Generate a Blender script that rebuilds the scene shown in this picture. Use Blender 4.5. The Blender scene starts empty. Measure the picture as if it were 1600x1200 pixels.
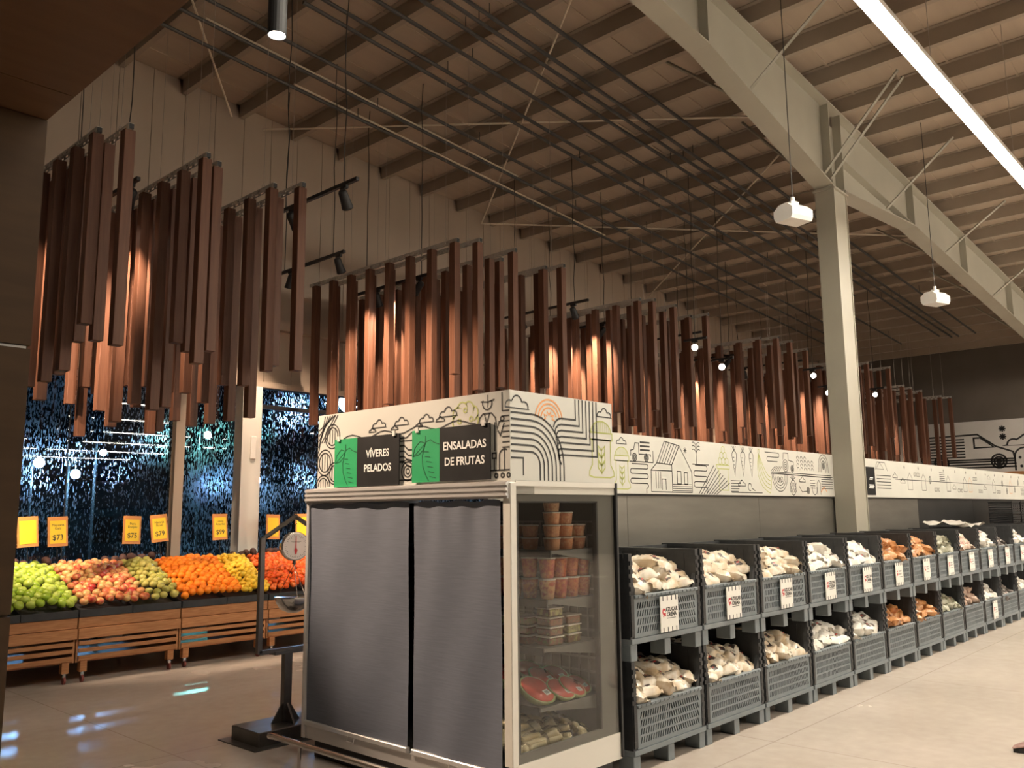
import bpy, bmesh, math, random
from math import sin, cos, pi, radians
from mathutils import Vector, Matrix

random.seed(7)
SC = bpy.context.scene
COL = SC.collection

# ------------------------------------------------------------------ camera
cam_data = bpy.data.cameras.new('camera')
cam_data.sensor_width = 36.0
cam_data.lens = 36.0 * 1337.03 / 1600.0
cam_data.clip_end = 300
cam = bpy.data.objects.new('camera', cam_data)
COL.objects.link(cam)
yaw, pitch, roll = radians(42.59), radians(8.486), radians(-0.566)
fwd = Vector((cos(yaw) * cos(pitch), sin(yaw) * cos(pitch), sin(pitch)))
r0 = fwd.cross(Vector((0, 0, 1))).normalized()
u0 = r0.cross(fwd)
rr = r0 * cos(roll) + u0 * sin(roll)
uu = -r0 * sin(roll) + u0 * cos(roll)
mw = Matrix((rr, uu, -fwd)).transposed().to_4x4()
mw.translation = Vector((0, 0, 1.65))
cam.matrix_world = mw
SC.camera = cam

# ------------------------------------------------------------------ world, exposure
world = bpy.data.worlds.new('night')
SC.world = world
world.use_nodes = True
world.node_tree.nodes['Background'].inputs[0].default_value = (0.03, 0.06, 0.10, 1)
world.node_tree.nodes['Background'].inputs[1].default_value = 0.12
SC.view_settings.view_transform = 'Standard'
SC.view_settings.look = 'None'
SC.view_settings.gamma = 1.0
SC.view_settings.use_curve_mapping = False
SC.view_settings.exposure = 0.0
LED_RADIANCE = 102.0
SPOT_W = 820.0

# ------------------------------------------------------------------ helpers
class MB:
    def __init__(s):
        s.v = []; s.f = []
    def quad(s, a, b, c, d):
        n = len(s.v); s.v += [tuple(a), tuple(b), tuple(c), tuple(d)]; s.f.append((n, n + 1, n + 2, n + 3)); return s
    def box(s, x0, y0, z0, x1, y1, z1):
        n = len(s.v)
        s.v += [(x0, y0, z0), (x1, y0, z0), (x1, y1, z0), (x0, y1, z0), (x0, y0, z1), (x1, y0, z1), (x1, y1, z1), (x0, y1, z1)]
        s.f += [tuple(n + i for i in q) for q in ((0, 3, 2, 1), (4, 5, 6, 7), (0, 1, 5, 4), (1, 2, 6, 5), (2, 3, 7, 6), (3, 0, 4, 7))]
        return s
    def bbox(s, x0, y0, z0, x1, y1, z1, b):
        """box with chamfered vertical and horizontal edges (b)"""
        bm = bmesh.new()
        bmesh.ops.create_cube(bm, size=1)
        for v in bm.verts:
            v.co = Vector((x0 if v.co.x < 0 else x1, y0 if v.co.y < 0 else y1, z0 if v.co.z < 0 else z1))
        bmesh.ops.bevel(bm, geom=list(bm.edges), offset=b, segments=1, affect='EDGES')
        n = len(s.v)
        bm.verts.index_update()
        s.v += [tuple(v.co) for v in bm.verts]
        s.f += [tuple(n + v.index for v in f.verts) for f in bm.faces]
        bm.free(); return s
    def prism(s, pts, axis, a, b):
        """extrude a 2D polygon along an axis ('x','y','z')"""
        n = len(s.v); k = len(pts)
        for t in (a, b):
            for p, q in pts:
                s.v.append({'x': (t, p, q), 'y': (p, t, q), 'z': (p, q, t)}[axis])
        s.f.append(tuple(n + i for i in range(k))); s.f.append(tuple(n + k + i for i in reversed(range(k))))
        for i in range(k):
            j = (i + 1) % k; s.f.append((n + i, n + k + i, n + k + j, n + j))
        return s
    def tube(s, pts, r, seg=8, r2=None):
        pts = [Vector(p) for p in pts]
        n0 = len(s.v); m = len(pts)
        ref = Vector((0, 0, 1))
        for i, p in enumerate(pts):
            d = (pts[min(i + 1, m - 1)] - pts[max(i - 1, 0)]).normalized()
            a = d.cross(ref if abs(d.z) < .95 else Vector((1, 0, 0))).normalized(); b = d.cross(a)
            rad = r if r2 is None else r + (r2 - r) * i / max(1, m - 1)
            for k in range(seg):
                t = 2 * pi * k / seg
                s.v.append(tuple(p + (a * cos(t) + b * sin(t)) * rad))
        for i in range(m - 1):
            for k in range(seg):
                k2 = (k + 1) % seg
                s.f.append((n0 + i * seg + k, n0 + i * seg + k2, n0 + (i + 1) * seg + k2, n0 + (i + 1) * seg + k))
        s.f.append(tuple(n0 + k for k in reversed(range(seg)))); s.f.append(tuple(n0 + (m - 1) * seg + k for k in range(seg)))
        return s
    def lathe(s, prof, seg=16, c=(0, 0, 0), axis='z'):
        n0 = len(s.v)
        for r, h in prof:
            for k in range(seg):
                t = 2 * pi * k / seg
                p = (r * cos(t), r * sin(t), h)
                if axis == 'y': p = (p[0], p[2], p[1])
                if axis == 'x': p = (p[2], p[0], p[1])
                s.v.append((c[0] + p[0], c[1] + p[1], c[2] + p[2]))
        for i in range(len(prof) - 1):
            for k in range(seg):
                k2 = (k + 1) % seg
                s.f.append((n0 + i * seg + k, n0 + i * seg + k2, n0 + (i + 1) * seg + k2, n0 + (i + 1) * seg + k))
        s.f.append(tuple(n0 + k for k in reversed(range(seg)))); s.f.append(tuple(n0 + (len(prof) - 1) * seg + k for k in range(seg)))
        return s
    def ribbon(s, pts, w, z=0.0, closed=False):
        """flat line of width w in the local xy plane"""
        P = [Vector((p[0], p[1])) for p in pts]
        if closed: P = P + [P[0]]
        m = len(P); L = []; R = []
        for i in range(m):
            if closed and i in (0, m - 1): d1 = P[m - 1] - P[m - 2]; d2 = P[1] - P[0]
            else:
                d1 = P[i] - P[i - 1] if i > 0 else P[1] - P[0]
                d2 = P[i + 1] - P[i] if i < m - 1 else d1
            if d1.length < 1e-9: d1 = d2
            if d2.length < 1e-9: d2 = d1
            d1 = d1.normalized(); d2 = d2.normalized()
            t = d1 + d2
            if t.length < 1e-3: t = d1
            t.normalize(); nrm = Vector((-t.y, t.x))
            k = min(2.0, 1 / max(.3, nrm.dot(Vector((-d1.y, d1.x)))))
            L.append(P[i] + nrm * w * .5 * k); R.append(P[i] - nrm * w * .5 * k)
        for i in range(m - 1):
            s.quad((R[i].x, R[i].y, z), (R[i + 1].x, R[i + 1].y, z), (L[i + 1].x, L[i + 1].y, z), (L[i].x, L[i].y, z))
        return s
    def mesh(s, name, smooth=False):
        me = bpy.data.meshes.new(name)
        me.from_pydata(s.v, [], s.f)
        me.validate()
        if smooth:
            for p in me.polygons: p.use_smooth = True
        me.update(); return me

def obj(name, me, m=None, parent=None, loc=(0, 0, 0), rot=(0, 0, 0), smooth=False):
    if isinstance(me, MB): me = me.mesh(name, smooth)
    if m is not None and not me.materials: me.materials.append(m)
    o = bpy.data.objects.new(name, me)
    COL.objects.link(o)
    o.location = loc; o.rotation_euler = rot
    if parent is not None: o.parent = parent
    return o
def thing(name, label, cat, loc=(0, 0, 0), rot=(0, 0, 0), group=None):
    o = bpy.data.objects.new(name, None); COL.objects.link(o)
    o.empty_display_size = .1
    o.location = loc; o.rotation_euler = rot
    return tag(o, label, cat, group)
def tag(o, label, cat, group=None, kind=None):
    if label: o['label'] = label
    if cat: o['category'] = cat
    if group: o['group'] = group
    if kind: o['kind'] = kind
    return o
def struct(o):
    o['kind'] = 'structure'; return o
def copy_tree(o, parent=None):
    c = o.copy(); COL.objects.link(c)
    if parent is not None: c.parent = parent
    for ch in list(o.children): copy_tree(ch, c)
    return c
NEG_Y = (radians(90), 0, 0)
NEG_X = (radians(90), 0, radians(-90))

# ------------------------------------------------------------------ materials
def mat(name, col, rough=.5, metal=0., col2=None, scale=5., stretch=(1, 1, 1), detail=4., bump=0., spec=.5, ramp=(.35, .65), rnd=0., coat=0., coords='Object'):
    m = bpy.data.materials.new(name); m.use_nodes = True
    nt = m.node_tree; b = nt.nodes['Principled BSDF']
    b.inputs['Base Color'].default_value = (*col, 1)
    b.inputs['Roughness'].default_value = rough
    b.inputs['Metallic'].default_value = metal
    b.inputs['Specular IOR Level'].default_value = spec
    b.inputs['Coat Weight'].default_value = coat
    if col2 is not None or bump:
        tc = nt.nodes.new('ShaderNodeTexCoord'); mp = nt.nodes.new('ShaderNodeMapping'); nz = nt.nodes.new('ShaderNodeTexNoise')
        mp.inputs['Scale'].default_value = stretch
        if rnd:
            oi = nt.nodes.new('ShaderNodeObjectInfo'); vm = nt.nodes.new('ShaderNodeVectorMath'); vm.operation = 'SCALE'
            vm.inputs[0].default_value = (13.1, 7.7, 23.3)
            nt.links.new(oi.outputs['Random'], vm.inputs['Scale'])
            nt.links.new(vm.outputs[0], mp.inputs['Location'])
        nz.inputs['Scale'].default_value = scale; nz.inputs['Detail'].default_value = detail
        nt.links.new(tc.outputs[coords], mp.inputs[0]); nt.links.new(mp.outputs[0], nz.inputs['Vector'])
        if col2 is not None:
            rp = nt.nodes.new('ShaderNodeValToRGB')
            rp.color_ramp.elements[0].position = ramp[0]; rp.color_ramp.elements[1].position = ramp[1]
            rp.color_ramp.elements[0].color = (*col, 1); rp.color_ramp.elements[1].color = (*col2, 1)
            nt.links.new(nz.outputs['Fac'], rp.inputs[0]); nt.links.new(rp.outputs[0], b.inputs['Base Color'])
        if bump:
            bp = nt.nodes.new('ShaderNodeBump'); bp.inputs['Strength'].default_value = bump; bp.inputs['Distance'].default_value = .02
            nt.links.new(nz.outputs['Fac'], bp.inputs['Height']); nt.links.new(bp.outputs[0], b.inputs['Normal'])
    return m
def emis(name, col, strength):
    m = bpy.data.materials.new(name); m.use_nodes = True
    nt = m.node_tree; nt.nodes.clear()
    e = nt.nodes.new('ShaderNodeEmission'); o = nt.nodes.new('ShaderNodeOutputMaterial')
    e.inputs[0].default_value = (*col, 1); e.inputs[1].default_value = strength
    nt.links.new(e.outputs[0], o.inputs[0]); return m
def palette(name, cols, rough=.4, spec=.5, noise=0.0, nscale=18):
    """one colour per object picked from a ramp by the object's random number, with a little mottling"""
    m = bpy.data.materials.new(name); m.use_nodes = True
    nt = m.node_tree; b = nt.nodes['Principled BSDF']
    b.inputs['Roughness'].default_value = rough; b.inputs['Specular IOR Level'].default_value = spec
    oi = nt.nodes.new('ShaderNodeObjectInfo'); rp = nt.nodes.new('ShaderNodeValToRGB')
    el = rp.color_ramp.elements
    for i, c in enumerate(cols):
        t = i / max(1, len(cols) - 1)
        if i < 2: e = el[i]; e.position = t
        else: e = el.new(t)
        e.color = (*c, 1)
    tc = nt.nodes.new('ShaderNodeTexCoord'); nz = nt.nodes.new('ShaderNodeTexNoise'); nz.inputs['Scale'].default_value = nscale
    va = nt.nodes.new('ShaderNodeVectorMath'); va.operation = 'ADD'
    nt.links.new(tc.outputs['Object'], va.inputs[0]); nt.links.new(oi.outputs['Random'], va.inputs[1])
    nt.links.new(va.outputs[0], nz.inputs['Vector'])
    ma = nt.nodes.new('ShaderNodeMath'); ma.operation = 'MULTIPLY_ADD'; ma.inputs[1].default_value = noise; 
    mb = nt.nodes.new('ShaderNodeMath'); mb.operation = 'SUBTRACT'; mb.inputs[1].default_value = noise * .5
    nt.links.new(nz.outputs['Fac'], ma.inputs[0]); nt.links.new(oi.outputs['Random'], ma.inputs[2])
    nt.links.new(ma.outputs[0], mb.inputs[0]); nt.links.new(mb.outputs[0], rp.inputs[0])
    nt.links.new(rp.outputs[0], b.inputs['Base Color'])
    return m

M = {}
M['slat'] = mat('cedar_slat', (.090, .036, .020), .55, col2=(.130, .056, .032), scale=9, stretch=(5, 5, .35), detail=5, ramp=(.3, .7), rnd=1, bump=.05, spec=.3)
M['plywood'] = mat('portal_plywood', (.040, .020, .007), .6, col2=(.052, .027, .010), scale=3, stretch=(1, 1, 6), detail=5, spec=.25)
M['plydark'] = mat('soffit_plywood', (.085, .038, .017), .6, col2=(.10, .048, .022), scale=3, stretch=(1, 6, 1), detail=5, spec=.25)
M['boards'] = mat('cart_board', (.36, .155, .065), .5, col2=(.47, .225, .10), scale=6, stretch=(1.2, 8, 14), detail=5, rnd=1, spec=.3)
M['roof'] = mat('roof_sheet', (.36, .285, .22), .6, col2=(.39, .31, .24), scale=2, stretch=(.2, 3, 1))
M['steel_white'] = mat('painted_steel', (.32, .30, .245), .5, col2=(.345, .325, .265), scale=1.5)
M['purlin'] = mat('purlin_paint', (.29, .235, .185), .5, col2=(.32, .26, .205), scale=2)
M['wallpanel'] = mat('wall_sheet', (.36, .285, .222), .55, col2=(.39, .31, .242), scale=1.2, stretch=(1, 1, .3))
M['wall_dark'] = mat('dark_wall_paint', (.10, .085, .07), .8, col2=(.12, .10, .085), scale=1)
M['black'] = mat('black_metal', (.008, .008, .009), .55, col2=(.018, .018, .02), scale=8)
M['pipe'] = mat('pipe_paint', (.03, .028, .027), .5, col2=(.045, .042, .04), scale=6)
M['rod'] = mat('rod_paint', (.62, .55, .44), .5, col2=(.66, .58, .47), scale=6)
M['cable'] = mat('cable_rubber', (.02, .017, .015), .6, col2=(.03, .026, .024), scale=20)
M['galv'] = mat('galvanised_rail', (.55, .53, .50), .4, .6, col2=(.62, .60, .57), scale=20)
M['wire'] = mat('thin_wire', (.35, .31, .27), .4, .5, col2=(.4, .36, .32), scale=20)
M['alu'] = mat('cabinet_aluminium', (.62, .61, .60), .35, .45, col2=(.66, .65, .64), scale=3, stretch=(1, 1, 8))
M['offwhite'] = mat('cabinet_white', (.66, .64, .585), .4, col2=(.69, .67, .615), scale=2)
M['curtain'] = mat('curtain_cloth', (.118, .134, .172), .62, col2=(.136, .153, .195), scale=10, stretch=(1, .6, 12), detail=3, bump=.03)
M['frit'] = mat('frit_grey', (.15, .148, .135), .45, col2=(.165, .163, .15), scale=3)
M['inside'] = mat('cabinet_inside', (.045, .045, .043), .5, col2=(.055, .055, .052), scale=4)
M['shelf'] = mat('cabinet_shelf', (.14, .14, .135), .4, .3, col2=(.17, .17, .165), scale=6)
M['signwhite'] = mat('sign_panel_white', (.56, .555, .51), .45, col2=(.59, .585, .54), scale=2)
M['inkgrey'] = mat('ink_grey', (.22, .20, .19), .5, col2=(.26, .24, .23), scale=30)
M['ink'] = mat('ink_black', (.012, .012, .013), .5, col2=(.02, .02, .02), scale=30)
M['olive'] = mat('ink_olive', (.42, .46, .14), .5, col2=(.45, .49, .16), scale=30)
M['orange_ink'] = mat('ink_orange', (.72, .30, .10), .5, col2=(.75, .33, .12), scale=30)
M['signblack'] = mat('sign_black', (.006, .006, .007), .6, spec=.15, col2=(.012, .012, .013), scale=5)
M['signgreen'] = mat('sign_green', (.02, .33, .12), .4, col2=(.03, .37, .14), scale=5)
M['darkgreen'] = mat('ink_dark_green', (.008, .10, .045), .4, col2=(.012, .12, .05), scale=9)
M['textwhite'] = mat('ink_white', (.85, .85, .83), .4, col2=(.88, .88, .86), scale=9)
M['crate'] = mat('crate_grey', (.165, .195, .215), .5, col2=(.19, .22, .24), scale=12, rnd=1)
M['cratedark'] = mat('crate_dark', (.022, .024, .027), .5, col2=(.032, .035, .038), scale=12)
M['card'] = mat('label_card', (.80, .79, .75), .5, col2=(.84, .83, .79), scale=5)
M['red'] = mat('ink_red', (.55, .03, .04), .5, col2=(.6, .04, .05), scale=9)
M['panel_metal'] = mat('panel_sheet_metal', (.26, .25, .225), .32, .75, col2=(.32, .305, .275), scale=2.2, stretch=(.5, 1, 3))
M['panel_black'] = mat('panel_dark_metal', (.035, .035, .035), .35, .4, col2=(.05, .05, .05), scale=2)
M['chrome'] = mat('stainless', (.60, .58, .55), .18, 1., col2=(.66, .64, .61), scale=5)
M['stand'] = mat('stand_steel', (.13, .12, .11), .4, .7, col2=(.17, .16, .145), scale=8)
M['dial'] = mat('dial_face', (.74, .70, .68), .3, col2=(.78, .74, .72), scale=5)
M['orangecard'] = mat('card_frame_orange', (.62, .26, .07), .5, col2=(.66, .29, .08), scale=5)
M['yellowcard'] = mat('card_yellow', (.90, .62, .02), .5, col2=(.93, .66, .03), scale=5)
M['lens'] = emis('lamp_lens', (1., .82, .66), 60.)
M['led'] = emis('led_diffuser', (1., .90, .74), LED_RADIANCE)
M['street'] = emis('street_lamp', (.40, .66, 1.), 3600.)
M['streetgreen'] = emis('street_lamp_green', (.36, 1., .80), 4500.)
M['asphalt'] = mat('night_asphalt', (.03, .032, .035), .6, col2=(.045, .047, .05), scale=1)
M['plasticwhite'] = mat('device_white', (.72, .70, .66), .4, col2=(.75, .73, .69), scale=8)
M['liner'] = mat('tray_plastic', (.018, .019, .021), .5, col2=(.03, .031, .034), scale=10)

def floor_material():
    m = bpy.data.materials.new('polished_concrete'); m.use_nodes = True
    nt = m.node_tree; b = nt.nodes['Principled BSDF']
    tc = nt.nodes.new('ShaderNodeTexCoord')
    n1 = nt.nodes.new('ShaderNodeTexNoise'); n1.inputs['Scale'].default_value = .55; n1.inputs['Detail'].default_value = 6
    n2 = nt.nodes.new('ShaderNodeTexNoise'); n2.inputs['Scale'].default_value = 9; n2.inputs['Detail'].default_value = 5
    nt.links.new(tc.outputs['Object'], n1.inputs['Vector']); nt.links.new(tc.outputs['Object'], n2.inputs['Vector'])
    rp = nt.nodes.new('ShaderNodeValToRGB')
    rp.color_ramp.elements[0].position = .3; rp.color_ramp.elements[0].color = (.50, .43, .37, 1)
    rp.color_ramp.elements[1].position = .7; rp.color_ramp.elements[1].color = (.64, .565, .50, 1)
    mx = nt.nodes.new('ShaderNodeMix'); mx.data_type = 'FLOAT'; mx.inputs[0].default_value = .35
    nt.links.new(n1.outputs['Fac'], mx.inputs[2]); nt.links.new(n2.outputs['Fac'], mx.inputs[3])
    nt.links.new(mx.outputs[0], rp.inputs[0])
    # saw-cut joints on a 3 m grid
    bk = nt.nodes.new('ShaderNodeTexBrick'); bk.offset = 0; bk.inputs['Scale'].default_value = 1
    bk.inputs['Brick Width'].default_value = 3.; bk.inputs['Row Height'].default_value = 3.; bk.inputs['Mortar Size'].default_value = .006
    bk.inputs['Color1'].default_value = (1, 1, 1, 1); bk.inputs['Color2'].default_value = (1, 1, 1, 1); bk.inputs['Mortar'].default_value = (.78, .76, .74, 1)
    nt.links.new(tc.outputs['Object'], bk.inputs['Vector'])
    mu = nt.nodes.new('ShaderNodeMix'); mu.data_type = 'RGBA'; mu.blend_type = 'MULTIPLY'; mu.inputs[0].default_value = 1
    nt.links.new(rp.outputs[0], mu.inputs[6]); nt.links.new(bk.outputs['Color'], mu.inputs[7])
    nt.links.new(mu.outputs[2], b.inputs['Base Color'])
    rr_ = nt.nodes.new('ShaderNodeMapRange'); rr_.inputs[3].default_value = .16; rr_.inputs[4].default_value = .34
    nt.links.new(n1.outputs['Fac'], rr_.inputs[0]); nt.links.new(rr_.outputs[0], b.inputs['Roughness'])
    b.inputs['Specular IOR Level'].default_value = .5
    return m
M['floor'] = floor_material()

def pane_fresnel(nt):
    # thin sheet: same fresnel for rays leaving the back face as for rays entering the front
    fr = nt.nodes.new('ShaderNodeFresnel'); ge = nt.nodes.new('ShaderNodeNewGeometry'); mr = nt.nodes.new('ShaderNodeMapRange')
    mr.inputs[3].default_value = 1.5; mr.inputs[4].default_value = 1 / 1.5
    nt.links.new(ge.outputs['Backfacing'], mr.inputs[0]); nt.links.new(mr.outputs[0], fr.inputs[0])
    return fr
def clear_glass(name, tint=(.9, .95, .92), refl=1.0):
    m = bpy.data.materials.new(name); m.use_nodes = True
    nt = m.node_tree; nt.nodes.clear()
    out = nt.nodes.new('ShaderNodeOutputMaterial'); mx = nt.nodes.new('ShaderNodeMixShader')
    t = nt.nodes.new('ShaderNodeBsdfTransparent'); t.inputs[0].default_value = (*tint, 1)
    g = nt.nodes.new('ShaderNodeBsdfGlossy'); g.inputs['Roughness'].default_value = .02
    fr = pane_fresnel(nt)
    nt.links.new(fr.outputs[0], mx.inputs[0]); nt.links.new(t.outputs[0], mx.inputs[1]); nt.links.new(g.outputs[0], mx.inputs[2])
    nt.links.new(mx.outputs[0], out.inputs[0]); return m
M['glass'] = clear_glass('cabinet_glass', (.90, .90, .885))
M['clearplastic'] = clear_glass('clear_plastic', (.93, .93, .93))

def dewy_glass():
    """window pane at night: mirror-like front, rain streaks that scatter light going through"""
    m = bpy.data.materials.new('wet_window_glass'); m.use_nodes = True
    nt = m.node_tree; nt.nodes.clear()
    out = nt.nodes.new('ShaderNodeOutputMaterial')
    t = nt.nodes.new('ShaderNodeBsdfTransparent'); t.inputs[0].default_value = (.35, .42, .46, 1)
    rf = nt.nodes.new('ShaderNodeBsdfRefraction'); rf.inputs['IOR'].default_value = 1.15; rf.inputs['Roughness'].default_value = .34; rf.inputs[0].default_value = (.75, .85, .92, 1)
    tl = nt.nodes.new('ShaderNodeBsdfTranslucent'); tl.inputs[0].default_value = (.55, .65, .72, 1)
    g = nt.nodes.new('ShaderNodeBsdfGlossy'); g.inputs['Roughness'].default_value = .012
    tc = nt.nodes.new('ShaderNodeTexCoord'); mp = nt.nodes.new('ShaderNodeMapping'); mp.inputs['Scale'].default_value = (44, 1, 11)
    nz = nt.nodes.new('ShaderNodeTexNoise'); nz.inputs['Scale'].default_value = 1.6; nz.inputs['Detail'].default_value = 3; nz.inputs['Roughness'].default_value = .6
    nt.links.new(tc.outputs['Object'], mp.inputs[0]); nt.links.new(mp.outputs[0], nz.inputs['Vector'])
    n2 = nt.nodes.new('ShaderNodeTexNoise'); n2.inputs['Scale'].default_value = .8; n2.inputs['Detail'].default_value = 3
    nt.links.new(tc.outputs['Object'], n2.inputs['Vector'])
    mm0 = nt.nodes.new('ShaderNodeMath'); mm0.operation = 'MULTIPLY_ADD'; mm0.inputs[1].default_value = .35
    nt.links.new(n2.outputs['Fac'], mm0.inputs[0]); nt.links.new(nz.outputs['Fac'], mm0.inputs[2])
    mm = nt.nodes.new('ShaderNodeMapRange'); mm.inputs[1].default_value = .735; mm.inputs[2].default_value = .745
    nt.links.new(mm0.outputs[0], mm.inputs[0])
    a = nt.nodes.new('ShaderNodeMixShader'); a.inputs[0].default_value = .06
    nt.links.new(rf.outputs[0], a.inputs[1]); nt.links.new(tl.outputs[0], a.inputs[2])
    b = nt.nodes.new('ShaderNodeMixShader')
    nt.links.new(mm.outputs[0], b.inputs[0]); nt.links.new(t.outputs[0], b.inputs[1]); nt.links.new(a.outputs[0], b.inputs[2])
    fr = pane_fresnel(nt)
    c = nt.nodes.new('ShaderNodeMixShader')
    nt.links.new(fr.outputs[0], c.inputs[0]); nt.links.new(b.outputs[0], c.inputs[1]); nt.links.new(g.outputs[0], c.inputs[2])
    nt.links.new(c.outputs[0], out.inputs[0]); return m
M['window'] = dewy_glass()

_font_cache = {}
def text_mesh(s, size, bold=0., spacing=1.0, line=1.0):
    key = (s, size, bold, spacing, line)
    if key in _font_cache: return _font_cache[key]
    cu = bpy.data.curves.new('lettering', 'FONT')
    cu.body = s; cu.size = size; cu.align_x = 'CENTER'; cu.align_y = 'CENTER'
    cu.offset = bold; cu.space_character = spacing; cu.space_line = line; cu.resolution_u = 3
    o = bpy.data.objects.new('lettering', cu); COL.objects.link(o)
    me = bpy.data.meshes.new_from_object(o.evaluated_get(bpy.context.evaluated_depsgraph_get()))
    bpy.data.objects.remove(o); bpy.data.curves.remove(cu)
    me.name = 'lettering'; me.materials.clear()
    _font_cache[key] = me; return me

# ------------------------------------------------------------------ roof shape
X0R, X1R, Y0R, Y1R = -9.0, 27.0, -46.0, 11.0
def zb(x): return 7.5 - .066 * (x - 5.2)          # underside of the purlins
PUR = .21

# ------------------------------------------------------------------ setting
fl = struct(obj('floor', MB().box(X0R, Y0R, -.2, X1R, Y1R, 0), M['floor']))
ceil_mb = MB()
ceil_mb.prism([(X0R, zb(X0R) + PUR), (X1R, zb(X1R) + PUR), (X1R, zb(X1R) + PUR + .08), (X0R, zb(X0R) + PUR + .08)], 'y', Y0R, Y1R + .3)
ceiling = struct(obj('ceiling', ceil_mb, M['roof']))
# purlins: lipped channels running along Y, each a piece of the ceiling
ppitch = .885
pur_mb = MB().prism([(0, 0), (.075, 0), (.075, .03), (.068, .03), (.068, .008), (.008, .008), (.008, PUR - .008), (-.06, PUR - .008), (-.06, PUR), (0, PUR)], 'y', Y0R, Y1R)
pur_me = pur_mb.mesh('purlin'); pur_me.materials.append(M['purlin'])
x = 5.19 - ppitch * 16
while x < X1R - .1:
    if x > X0R: obj('purlin', pur_me, None, ceiling, (x, 0, zb(x)))
    x += ppitch
# roof sheet ribs seen between the purlins
rib_me = MB().prism([(X0R, zb(X0R) + PUR - .012), (X1R, zb(X1R) + PUR - .012), (X1R, zb(X1R) + PUR + .01), (X0R, zb(X0R) + PUR + .01)], 'y', -.012, .012).mesh('sheet_rib')
rib_me.materials.append(M['roof'])
for i in range(34):
    y = 10.6 - i * .6
    obj('sheet_rib', rib_me, None, ceiling, (0, y, 0))

# window wall: sheet panels above the glazing
WY = 11.0
wall_left = struct(obj('wall_left', MB().box(X0R, WY + .06, 3.52, X1R, WY + .25, 8.6).box(X0R, WY + .02, 0, X1R, WY + .25, .32).box(X0R, WY + .02, .32, 1.6, WY + .25, 3.52).box(14.2, WY + .02, .32, X1R, WY + .25, 3.52), M['wallpanel']))
pw = .46
for i in range(int((X1R - X0R) / pw)):
    xa = X0R + i * pw
    obj('panel', MB().prism([(xa + .004, 3.55), (xa + pw - .004, 3.55), (xa + pw - .004, zb(xa + pw) + PUR - .005), (xa + .004, zb(xa) + PUR - .005)], 'y', WY + .035, WY + .06), M['wallpanel'], wall_left)
obj('ledge', MB().box(1.6, WY - .04, 3.47, 14.2, WY + .06, 3.55), M['wallpanel'], wall_left)
obj('girt', MB().box(6.6, WY - .10, 4.34, X1R, WY + .035, 4.50), M['wallpanel'], wall_left)

# other walls of the hall
struct(obj('wall_back', MB().box(X1R, Y0R, 0, X1R + .2, Y1R + .2, 8.2), M['wall_dark']))
struct(obj('wall_right', MB().box(X0R, Y0R - .2, 0, X1R, Y0R, 8.9), M['wallpanel']))
struct(obj('wall_front', MB().box(X0R - .2, Y0R, 0, X0R, Y1R, 9.2), M['wallpanel']))

# glazing
win = struct(thing('window_1', None, None))
del_keys = [k for k in ('label', 'category') if k in win]
panes = [(1.6, 4.02), (4.03, 5.33), (5.46, 6.24), (6.56, 9.0), (9.08, 11.6), (11.68, 14.2)]
for a, b_ in panes:
    obj('pane', MB().box(a, WY + .0900, .32, b_, WY + .0904, 3.50), M['window'], win)
obj('mullion', MB().box(5.33, WY - .02, .3, 5.46, WY + .16, 3.5), M['wallpanel'], win)
obj('mullion', MB().box(9.0, WY + .02, .3, 9.08, WY + .14, 3.5), M['black'], win)
obj('mullion', MB().box(11.6, WY + .02, .3, 11.68, WY + .14, 3.5), M['black'], win)
obj('joint', MB().box(4.02, WY + .08, .32, 4.03, WY + .10, 3.5), M['black'], win)
obj('transom', MB().box(6.56, WY + .05, 3.17, 14.2, WY + .13, 3.23), M['black'], win)
obj('head_frame', MB().box(1.6, WY + .05, 3.46, 14.2, WY + .13, 3.53), M['black'], win)
obj('sill_frame', MB().box(1.6, WY + .0, .30, 14.2, WY + .14, .36), M['black'], win)
# white steel columns on the window wall
def wall_column(xa, lab):
    t = thing('steel_column', lab, 'column', (xa, WY - .12, 0))
    obj('shaft', MB().box(0, 0, 0, .30, .012, 3.46).box(0, .20, 0, .30, .212, 3.46).box(.14, .012, 0, .16, .20, 3.46).box(0, .012, 0, .012, .2, 3.46), M['offwhite'], t)
    obj('base_plate', MB().box(-.05, -.05, 0, .35, .25, .02), M['steel_white'], t)
    return t
col_w = wall_column(6.24, 'white steel column standing between the night windows behind the lemons')
obj('switch_box', MB().bbox(.13, -.03, 2.42, .21, 0, 2.74, .008), M['plasticwhite'], col_w)

# outside: ground and lamps
struct(obj('ground_outside', MB().box(-20, WY + .3, -.25, 60, 70, -.05), M['asphalt']))
def street_lamp(x_, y_, z_, m_, lab, size, colr, w):
    t = thing('street_lamp', lab, 'street lamp', (x_, y_, -.05), group='street lamps outside the window')
    obj('pole', MB().tube([(0, .5, 0), (0, .5, z_ + .35)], .06, 8, .04), M['stand'], t)
    obj('arm', MB().tube([(0, .5, z_ + .3), (0, .1, z_ + .28)], .03, 6), M['stand'], t)
    h = obj('lamp_head', MB().bbox(-size * .8, -.05, z_ - size * .35, size * .8, .16, z_ + size * .4 + .05, .03), M['stand'], t)
    obj('lens', MB().lathe([(size * .98, 0), (size, -.03), (size * .8, -.06)], 16, (0, -.05, z_), 'y'), m_, h)
    la = bpy.data.lights.new('lamp_light', 'AREA'); la.shape = 'DISK'; la.size = size * 1.8; la.color = colr; la.energy = w * .05
    lo = bpy.data.objects.new('lamp_light', la); COL.objects.link(lo); lo.parent = t; lo.location = (0, -.13, z_); lo.rotation_euler = (radians(90), 0, 0)
BL, GR = (.45, .70, 1.), (.45, 1., .85)
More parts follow.
